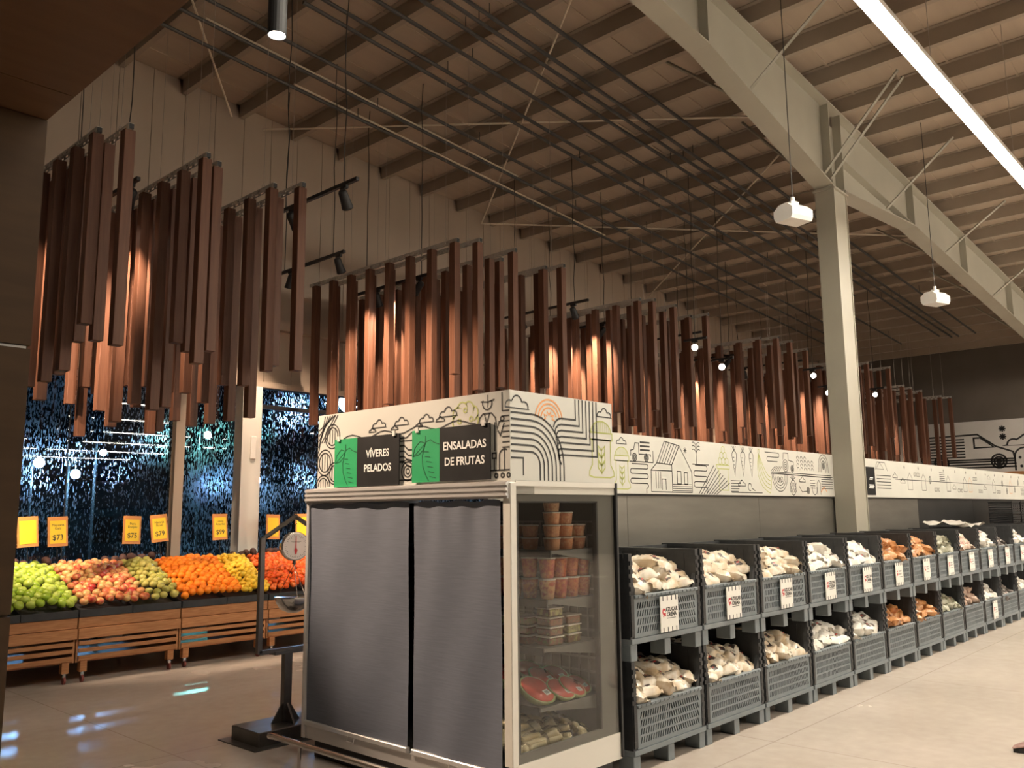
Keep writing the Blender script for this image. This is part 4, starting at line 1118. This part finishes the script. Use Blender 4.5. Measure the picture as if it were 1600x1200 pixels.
# orange slice, field stripes, tractor
for r in (.20, .165, .13): A.l(arc(bx_(9.40), .25, r, 180, 360, 14), w=.007)
A.l([(bx_(9.17), .255), (bx_(10.85), .235)], w=.009); A.l([(bx_(9.20), .27), (bx_(10.85), .262)])
for q in (-55, -90, -125): A.l(arc(bx_(9.40) + .075 * cos(radians(q)), .25 + .075 * sin(radians(q)), .03, 0, 360, 8), w=.006)
for q in range(5): A.l([(bx_(9.18) + .05 * q, .28), (bx_(9.30) + .04 * q, .34)], w=.006)
A.wheel(bx_(9.56), .35, .07); A.wheel(bx_(9.74), .32, .04)
A.l([(bx_(9.50), .42), (bx_(9.52), .50), (bx_(9.64), .50), (bx_(9.64), .42), (bx_(9.78), .40), (bx_(9.78), .35)])
A.l([(bx_(9.05), .49), (bx_(9.38), .49)] + arc(bx_(9.38), .465, .025, 90, -90, 5) + [(bx_(9.12), .44)] + arc(bx_(9.12), .415, .025, 90, 270, 5) + [(bx_(9.36), .39)])
# flower beds
for i in range(5):
    for j in range(4):
        if i > 2 and j > 2: continue
        A.l(arc(bx_(9.90) + .10 * i, .31 + .045 * j, .032, 0, 180, 6), w=.006)
# pineapple, jug, bags, barn
xq = bx_(9.74); A.l(arc(xq, .10, .075, 0, 360, 12, .09)); 
for q in (-.05, 0, .05): A.l([(xq + q - .04, .04), (xq + q + .04, .16)], w=.004); A.l([(xq + q + .04, .04), (xq + q - .04, .16)], w=.004)
for q in (-.07, -.035, 0, .035, .07): A.l([(xq, .19), (xq + q, .25 - abs(q) * .4)], w=.006)
A.cloud(bx_(10.0), .17, .08); A.wheel(bx_(10.15), .07, .04); A.l([(bx_(9.90), .12), (bx_(9.98), .05), (bx_(10.12), .06)])
for q in range(4): A.l([(bx_(10.22), .10 + .03 * q), (bx_(10.36), .10 + .03 * q)], w=.006)
A.l(arc(bx_(10.34), .09, .07, 160, 380, 10)); A.l([(bx_(10.42), .02), (bx_(10.42), .16), (bx_(10.47), .20), (bx_(10.52), .16), (bx_(10.52), .02)])
for r in (.09, .065, .04): A.l([(bx_(10.64) - r * 1.6, .30)] + arc(bx_(10.64), .38, r * 1.6, 180, 0, 10) + [(bx_(10.64) + r * 1.6, .30)], w=.008)
A.wheel(bx_(10.64), .38, .04)
for q in range(6): A.l([(bx_(10.55), .10 + .028 * q), (bx_(10.9), .10 + .028 * q)], w=.006)
A.l([(bx_(10.52), .05), (bx_(10.62), .12), (bx_(10.70), .06)], 'orange_ink', .01)
# beyond the column
r_ = random.Random(3)
A.l([(bx_(12.45), .40), (bx_(12.75), .40), (bx_(12.60), .50)], closed=True); A.l([(bx_(12.4), .38), (bx_(12.5), .50), (bx_(12.8), .50), (bx_(12.9), .38)])
for q in range(5): A.l([(bx_(12.45), .31 - .045 * q), (bx_(13.02), .31 - .045 * q)], w=.008)
for k in range(26):
    xx = 13.2 + k * .32; s = r_.choice(range(5))
    if s == 0: A.wheel(bx_(xx), r_.uniform(.12, .40), .06)
    elif s == 1: A.cloud(bx_(xx), r_.uniform(.1, .42), .10)
    elif s == 2:
        for q in range(5): A.l([(bx_(xx) - .14, .10 + .03 * q + .2 * (k % 2)), (bx_(xx) + .14, .10 + .03 * q + .2 * (k % 2))], w=.007)
    elif s == 3:
        for q in range(4): A.l(arc(bx_(xx) - .1 + .07 * q, .14 + .22 * (k % 2), .03, 0, 360, 8), w=.007)
    else: A.l([(bx_(xx) - .1, .12), (bx_(xx) - .1, .3), (bx_(xx), .38), (bx_(xx) + .1, .3), (bx_(xx) + .1, .12)], 'orange_ink' if k % 3 == 0 else 'ink', closed=True)
    if k % 2: A.star(bx_(xx) + .1, .46, .03)
A.l([(bx_(13.2), .27), (bx_(26.5), .27)], w=.008)
A.build(t, (0, -.0012, 0), NEG_Y)
s_ = obj('black_notice', MB().box(bx_(12.06), -.004, .03, bx_(12.38), -.001, .42), M['signblack'], t)
bars = MB()
for q_, a_, b_ in ((.27, -.04, .08), (.25, -.06, .06), (.17, -.08, .10), (.15, -.07, .11), (.13, -.09, .09)): bars.ribbon([(a_, q_), (b_, q_)], .014)
obj('print_lines', bars, M['textwhite'], s_, (bx_(12.22), -.0052, 0), NEG_Y)

# black stacked baskets further along, standing on top of the partition ledge line
def basket(x_, y_, z_, lab):
    t = thing('black_basket', lab, 'basket', (x_, y_, z_), group='black baskets')
    mb = MB(); w_, d_, h_ = .56, .36, .17
    mb.box(0, 0, 0, w_, d_, .015)
    for i in range(4):
        z0_ = .015 + i * .04
        mb.box(0, 0, z0_ + .012, w_, .012, z0_ + .04).box(0, d_ - .012, z0_ + .012, w_, d_, z0_ + .04).box(0, 0, z0_ + .012, .012, d_, z0_ + .04).box(w_ - .012, 0, z0_ + .012, w_, d_, z0_ + .04)
    for q in range(5): mb.box(q * (w_ - .02) / 4, 0, .015, q * (w_ - .02) / 4 + .02, .012, h_)
    obj('body', mb, M['black'], t)
    obj('rim', MB().box(-.008, -.01, h_, w_ + .008, .0, h_ + .014).box(-.008, d_, h_, w_ + .008, d_ + .01, h_ + .014).box(-.008, 0, h_, 0, d_, h_ + .014).box(w_, 0, h_, w_ + .008, d_, h_ + .014), M['cratedark'], t)
for i in range(4):
    for k in range(2):
        basket(16.6 + .62 * i, 3.72, 1.372 + .186 * k, 'black plastic basket on the far crates, %s of its stack, %s stack from the column' % (['bottom', 'top'][k], ordn[i]))

# ------------------------------------------------------------------ bulk crates with bagged goods
CRW, CRD, CRH = .872, .83, .685
def slotted_panel(w_, h_, th, rows, cols, slant, mx=.035, mz=.03):
    mb = MB(); cw = (w_ - 2 * mx) / cols; ch = (h_ - 2 * mz) / rows
    mb.box(0, 0, 0, w_, th, mz).box(0, 0, h_ - mz, w_, th, h_).box(0, 0, mz, mx, th, h_ - mz).box(w_ - mx, 0, mz, w_, th, h_ - mz)
    for j in range(rows):
        for i in range(cols):
            x0_, z0_ = mx + i * cw, mz + j * ch; x1_, z1_ = x0_ + cw, z0_ + ch
            g_ = .24; hx0, hx1 = x0_ + cw * g_, x1_ - cw * g_; hz0, hz1 = z0_ + ch * .12, z1_ - ch * .12
            sl = slant * cw * (1 if i < cols / 2 else -1)
            O = [(x0_, z0_), (x1_, z0_), (x1_, z1_), (x0_, z1_)]; I = [(hx0 - sl, hz0), (hx1 - sl, hz0), (hx1 + sl, hz1), (hx0 + sl, hz1)]
            for q in range(4):
                p = (q + 1) % 4
                mb.quad((O[q][0], 0, O[q][1]), (O[p][0], 0, O[p][1]), (I[p][0], 0, I[p][1]), (I[q][0], 0, I[q][1]))
                mb.quad((I[q][0], 0, I[q][1]), (I[p][0], 0, I[p][1]), (I[p][0], th, I[p][1]), (I[q][0], th, I[q][1]))
                mb.quad((O[p][0], th, O[p][1]), (O[q][0], th, O[q][1]), (I[q][0], th, I[q][1]), (I[p][0], th, I[p][1]))
    return mb
pz0, pz1 = .145, .395
PW = CRW - .085
def bake(mb, name, m_):
    me = mb.mesh(name); me.materials.append(m_); return me
me_front = bake(slotted_panel(PW, pz1 - pz0, .03, 4, 26, .25, .03, .022), 'front_panel', M['crate'])
rimmb = MB().bbox(0, -.014, 0, PW, .034, .022, .004)
for q in range(14): rimmb.box(.03 + q * (PW - .08) / 13, -.019, .004, .05 + q * (PW - .08) / 13, -.014, .018)
me_rim = bake(rimmb, 'rim', M['crate'])
me_base = bake(MB().box(0, 0, .105, CRW, CRD, .14).box(0, -.012, .112, CRW, 0, .142), 'base', M['crate'])
me_foot = bake(MB().bbox(0, 0, 0, .075, .12, .106, .004), 'foot', M['crate'])
sw = MB().box(0, 0, .14, .022, CRD, CRH - .01)
for q in range(6): sw.box(-.004, .06 + q * .14, .16, .026, .075 + q * .14, CRH - .03)
sw.box(-.006, 0, CRH - .03, .028, CRD, CRH - .002)
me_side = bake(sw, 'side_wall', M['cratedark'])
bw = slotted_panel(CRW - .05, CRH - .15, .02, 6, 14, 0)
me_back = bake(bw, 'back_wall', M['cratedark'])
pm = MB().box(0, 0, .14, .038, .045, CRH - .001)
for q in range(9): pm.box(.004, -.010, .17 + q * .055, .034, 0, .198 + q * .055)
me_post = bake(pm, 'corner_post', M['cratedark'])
me_gus = bake(MB().prism([(0, pz1), (.05, pz1), (.05, pz1 + .02), (.0, pz1 + .12)], 'y', .004, .03), 'gusset', M['cratedark'])
me_gus2 = bake(MB().prism([(0, pz1), (-.05, pz1), (-.05, pz1 + .02), (.0, pz1 + .12)], 'y', .004, .03), 'gusset', M['cratedark'])
me_hinge = bake(MB().box(0, -.006, pz0 + .01, .035, .03, pz1), 'hinge', M['cratedark'])
cardmb = MB().box(-.11, -.006, 0, .11, 0, .235)
me_card = bake(cardmb, 'label_card', M['card'])
nt_ = MB()
for q in range(4):
    xx = -.08 + q * .053; nt_.box(xx, -.0075, .205, xx + .008, -.006, .236); nt_.box(xx, -.0075, -.001, xx + .008, -.006, .03)
me_notch = bake(nt_, 'card_slot', M['cratedark'])
icon = MB(); icon.ribbon(arc(-.065, .135, .018, 100, 330, 8), .012); icon.ribbon([(-.078, .10), (-.058, .12), (-.046, .105)], .010); icon.ribbon([(-.072, .145), (-.050, .15)], .012)
me_icon = bake(icon, 'icon', M['red'])
und = MB().ribbon([(-.035, .088), (.075, .088)], .004); me_und = bake(und, 'underline', M['ink'])
def goods_label(lines): return text_mesh(lines, .040, .0018, 1, .9)
def make_crate():
    t = thing('bulk_crate', '', '', (0, 0, 0))
    obj('base', me_base, None, t)
    for x_ in (0, CRW / 2 - .0375, CRW - .075):
        for y_ in (0, CRD - .12): obj('foot', me_foot, None, t, (x_, y_, 0))
    fp = obj('front_panel', me_front, None, t, (.0425, -.004, pz0))
    obj('rim', me_rim, None, fp, (0, 0, pz1 - pz0))
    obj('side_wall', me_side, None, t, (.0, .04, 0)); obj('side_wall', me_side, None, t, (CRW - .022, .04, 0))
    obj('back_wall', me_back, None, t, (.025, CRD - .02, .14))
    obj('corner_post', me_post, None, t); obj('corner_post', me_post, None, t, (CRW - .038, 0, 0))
    obj('gusset', me_gus, None, t, (.04, 0, 0)); obj('gusset', me_gus2, None, t, (CRW - .04, 0, 0))
    obj('hinge', me_hinge, None, t, (.006, -.002, 0)); obj('hinge', me_hinge, None, t, (CRW - .041, -.002, 0))
    return t
proto = make_crate(); first = True
goods = [(k_, k_ in ('sugar', 'white')) for k_ in ('sugar', 'sugar', 'sugar', 'white', 'white', 'brown', 'brown', 'grey', 'pink', 'film', 'dark', 'white2', 'white2', 'brown', 'sugar', 'white')]
print_lines = MB()
for q_, w_q in ((.150, .085), (.142, .07), (.122, .09), (.114, .075)): print_lines.ribbon([(-.03, q_), (-.03 + w_q, q_)], .005)
me_lines = bake(print_lines, 'print_lines', M['inkgrey'])
bagm = {
    'sugar': (bag_material('sugar_bag', (.62, .49, .33), (.76, .70, .60), (.05, .035, .03)), 'cream bag of sugar with dark print'),
    'white': (bag_material('white_sugar_bag', (.72, .68, .60), (.82, .80, .75), (.14, .11, .09)), 'white plastic bag of refined sugar'),
    'brown': (bag_material('brown_bean_bag', (.42, .17, .05), (.60, .30, .12)), 'orange-brown elongated bag of dry goods'),
    'grey': (bag_material('grey_pea_bag', (.25, .25, .17), (.42, .41, .32), (.16, .17, .11)), 'grey-green bag of dry peas'),
    'pink': (bag_material('pink_bean_bag', (.40, .26, .19), (.56, .44, .36), (.28, .13, .10)), 'pinkish-brown bag of speckled beans'),
    'film': (bag_material('clear_film_bag', (.56, .53, .48), (.72, .70, .66), (.22, .12, .09)), 'cloudy film bag with brown contents'),
    'dark': (bag_material('dark_bean_bag', (.07, .055, .05), (.20, .17, .15), (.55, .52, .48)), 'dark bag of black beans'),
    'white2': (bag_material('white_rice_bag', (.74, .72, .66), (.84, .82, .77), (.30, .14, .12)), 'white bag of rice with red print'),
}
bag_me = {}
for kk, (mm_, _) in bagm.items():
    bag_me[kk] = []
    for s in range(3):
        dims = (.135, .058, .042) if kk == 'brown' else (.108, .072, .046)
        if kk in ('grey', 'pink'): dims = (.095, .065, .042)
        me = bag_mesh(*dims, s + len(kk) * 7).mesh(kk + '_bag', True); me.materials.append(mm_); bag_me[kk].append(me)
bag_name = {'sugar': 'sugar_bag', 'white': 'refined_sugar_bag', 'brown': 'dry_goods_bag', 'grey': 'pea_bag', 'pink': 'bean_bag', 'film': 'lentil_bag', 'dark': 'black_bean_bag', 'white2': 'rice_bag'}
colw = ordn + ['eleventh', 'twelfth', 'thirteenth', 'fourteenth', 'fifteenth', 'sixteenth']
rb = random.Random(11)
NCOL = 16
for ci in range(NCOL):
    x0_ = 4.70 + .9 * ci
    kind, txt = goods[ci]
    for lv in range(2):
        z0_ = CRH * lv
        t = proto if first else copy_tree(proto)
        first = False
        t.location = (x0_, 3.305, z0_)
        what = bagm[kind][1].replace(' bag', ' bags', 1)
        tag(t, 'grey slotted bulk crate, %s of the pair in the %s stack from the refrigerator' % (['lower', 'upper'][lv], colw[ci]), 'crate', 'grey bulk crates')
    # goods
    for lv in range(2):
        z0_ = CRH * lv
        n_row = 6 if ci < 5 else 5
        n_col = 6 if kind in ('grey', 'pink') else 5
        if ci >= 9: n_row = 4
        fill = .405 + (.02 if kind != 'dark' else -.06)
        for j in range(n_row):
            for i in range(n_col):
                u = (i + .5 + (.18 if j % 2 else -.18)) / n_col
                x_ = x0_ + .055 + (CRW - .11) * u + rb.uniform(-.015, .015)
                y_ = 3.305 + .085 + (.05 * j if j < 3 else .10 + .13 * (j - 2)) + rb.uniform(-.015, .015)
                z_ = z0_ + fill + (.125 if lv else .10) * min(1., j / 2.) + .03 * sin(pi * u) + rb.uniform(-.008, .014)
                o = obj(bag_name[kind], bag_me[kind][(i + j * 2 + ci) % 3], None, None, (x_, y_, z_), (radians(24 + rb.uniform(-12, 14)), radians(rb.uniform(-14, 14)), radians(rb.uniform(-28, 28) + (90 if rb.random() < .25 else 0))))
                tag(o, '%s, %s crate, %s stack from refrigerator' % (bagm[kind][1], ['lower', 'upper'][lv], colw[ci]), 'bag', 'bags, %s crate of the %s stack' % (['lower', 'upper'][lv], colw[ci]))
    # the fill below the visible bags
    for lv in range(2):
        tag(obj('bag_fill', bag_mesh(.40, .36, .10, ci * 2 + lv, 12, 10, False), bagm[kind][0], None, (x0_ + CRW / 2, 3.305 + CRD / 2, CRH * lv + .33), smooth=True), 'lower layers of bags filling the %s crate of the %s stack' % (['lower', 'upper'][lv], colw[ci]), 'bag layer', None, 'stuff')
# label cards hang on the crates (children of the crate they are clipped to)
for t in [o for o in COL.objects if o.name.split('.')[0] == 'bulk_crate']:
    ci = round((t.location.x - 4.70) / .9); lv = 1 if t.location.z > .3 else 0
    if lv == 1 or ci == 9:
        txt = goods[ci][1]
        cd = obj('label_card', me_card, None, t, (CRW / 2 - .012, -.024, pz0 + .008))
        obj('card_slot', me_notch, None, cd); obj('icon', me_icon, None, cd, (0, -.0068, 0), NEG_Y)
        obj('underline', me_und, None, cd, (0, -.0068, 0), NEG_Y)
        if not txt:
            obj('print_lines', me_lines, None, cd, (.005, -.0068, 0), NEG_Y)
        else:
            tm = text_mesh('AZUCAR\nCREMA', .037, .0016, 1, .9)
            if not tm.materials: tm.materials.append(M['ink'])
            obj('lettering', tm, None, cd, (.026, -.0068, .128), NEG_Y)
# loose plastic film draped on the tenth stack
mb = MB(); n_ = 12
for i in range(n_ + 1):
    for j in range(7):
        mb.v.append((i * .09, j * .09, .02 * sin(i * 1.3 + j) + .02 * cos(j * 2.1 + i * .6) + (.03 if j > 2 else 0)))
for i in range(n_):
    for j in range(6):
        a = i * 7 + j; mb.f.append((a, a + 7, a + 8, a + 1))
tag(obj('plastic_film', mb, mat('film_sheet', (.55, .52, .47), .3, col2=(.65, .62, .57), scale=7, coat=.4), None, (13.1, 3.55, 1.40), smooth=True), 'crumpled clear plastic sheet lying over the far crates', 'plastic sheet')

# ------------------------------------------------------------------ far wall mural
t = thing('wall_mural', 'white mural with a line-drawn van on the dark far wall', 'mural', (26.98, 10.9, 2.62))
mwid = 8.5; mh = 1.46
obj('board', MB().box(-.03, -mwid, 0, .0, 0, mh), mat('mural_board', (.50, .48, .46), .6, col2=(.55, .53, .51), scale=1.2), t)
obj('bottom_trim', MB().box(-.06, -mwid, -.09, .0, 0, 0), M['boards'], t)
A = Art()
def vw(u): return u
def L2(pts, w=.035, c=False): A.l(pts, 'ink', w, c)
u0_ = 1.5
L2([(u0_, .30), (u0_ + 2.45, .30)]); L2([(u0_ - .6, .14), (3.98, .14)]); L2([(u0_ - .3, .22), (3.98, .22)])
L2([(u0_, .36), (u0_, 1.05), (u0_ + 1.55, 1.08), (u0_ + 2.0, .72), (u0_ + 2.42, .55), (u0_ + 2.45, .36), (u0_, .36)])
L2([(u0_ + 1.45, .70), (u0_ + 1.45, .98), (u0_ + 1.62, .98), (u0_ + 1.95, .70)], c=True)
for q in range(7): L2([(u0_ + .1, .45 + .085 * q), (u0_ + 1.2, .45 + .085 * q)], .03)
for cx in (u0_ + .55, u0_ + 2.05):
    for r in (.19, .12, .05): A.l(arc(cx, .30, r, 0, 360, 18), 'ink', .04)
for cx, cy in ((u0_ + 2.2, .98), (u0_ + 2.2, 1.2), (4.72, .5)):
    for k in range(4):
        a = k * pi / 4; L2([(cx - .09 * cos(a), cy - .09 * sin(a)), (cx + .09 * cos(a), cy + .09 * sin(a))], .03)
L2([(4.15 - .45, .72)] + arc(4.0 - .05, .74, .16, 180, 60, 6) + arc(4.3, .82, .2, 140, 20, 8) + [(4.75, .86), (4.75, .72)], .035, True)
L2([(3.95, .02), (3.95, .40)] + arc(4.2, .40, .25, 180, 0, 10) + [(4.45, .02)], .035)
for cx, cy in ((4.08, .38), (4.2, .25), (4.1, .14)): A.l(arc(cx, cy, .02, 0, 360, 8), 'ink', .03)
L2([(4.6, .02), (4.8, .35), (5.0, .02)], .035); L2([(5.3, .02), (5.3, .7), (6.6, .7), (6.6, .02)], .035); L2([(5.2, .7), (5.95, 1.15), (6.7, .7)], .035)
A.build(t, (-.032, -1.1, 0), NEG_X)

# ------------------------------------------------------------------ shoe at the right edge
m_shoe = mat('shoe_leather', (.36, .20, .18), .55, col2=(.42, .25, .22), scale=20)
t = thing('shoe', 'toe of a dusty pink shoe with dark sole at the right edge of the floor', 'shoe', (6.80, 1.655, 0), (0, 0, radians(-47)))
secs = [(0, .012, .022, .03), (.02, .030, .030, .042), (.06, .042, .03, .055), (.11, .046, .03, .07), (.17, .040, .03, .09), (.22, .036, .03, .10), (.26, .030, .03, .10), (.275, .012, .03, .085)]
mb = MB()
for (x_, hw_, z0_, z1_) in secs:
    for k in range(12):
        a = 2 * pi * k / 12
        mb.v.append((x_, hw_ * cos(a), (z0_ + z1_) / 2 + (z1_ - z0_) / 2 * sin(a)))
for i in range(len(secs) - 1):
    for k in range(12):
        k2 = (k + 1) % 12; mb.f.append((i * 12 + k, i * 12 + k2, (i + 1) * 12 + k2, (i + 1) * 12 + k))
mb.f.append(tuple(range(12))); mb.f.append(tuple((len(secs) - 1) * 12 + k for k in range(12)))
obj('upper', mb, m_shoe, t, smooth=True)
sole = [(0, 0), (.02, .030), (.06, .044), (.11, .048), (.17, .041), (.22, .038), (.27, .028), (.28, 0), (.27, -.028), (.22, -.038), (.17, -.041), (.11, -.048), (.06, -.044), (.02, -.030)]
obj('sole', MB().prism(list(reversed(sole)), 'z', 0, .03), M['black'], t)

for o in list(COL.objects):
    for k_ in ('label', 'category'):
        if k_ in o and o[k_] == '': del o[k_]
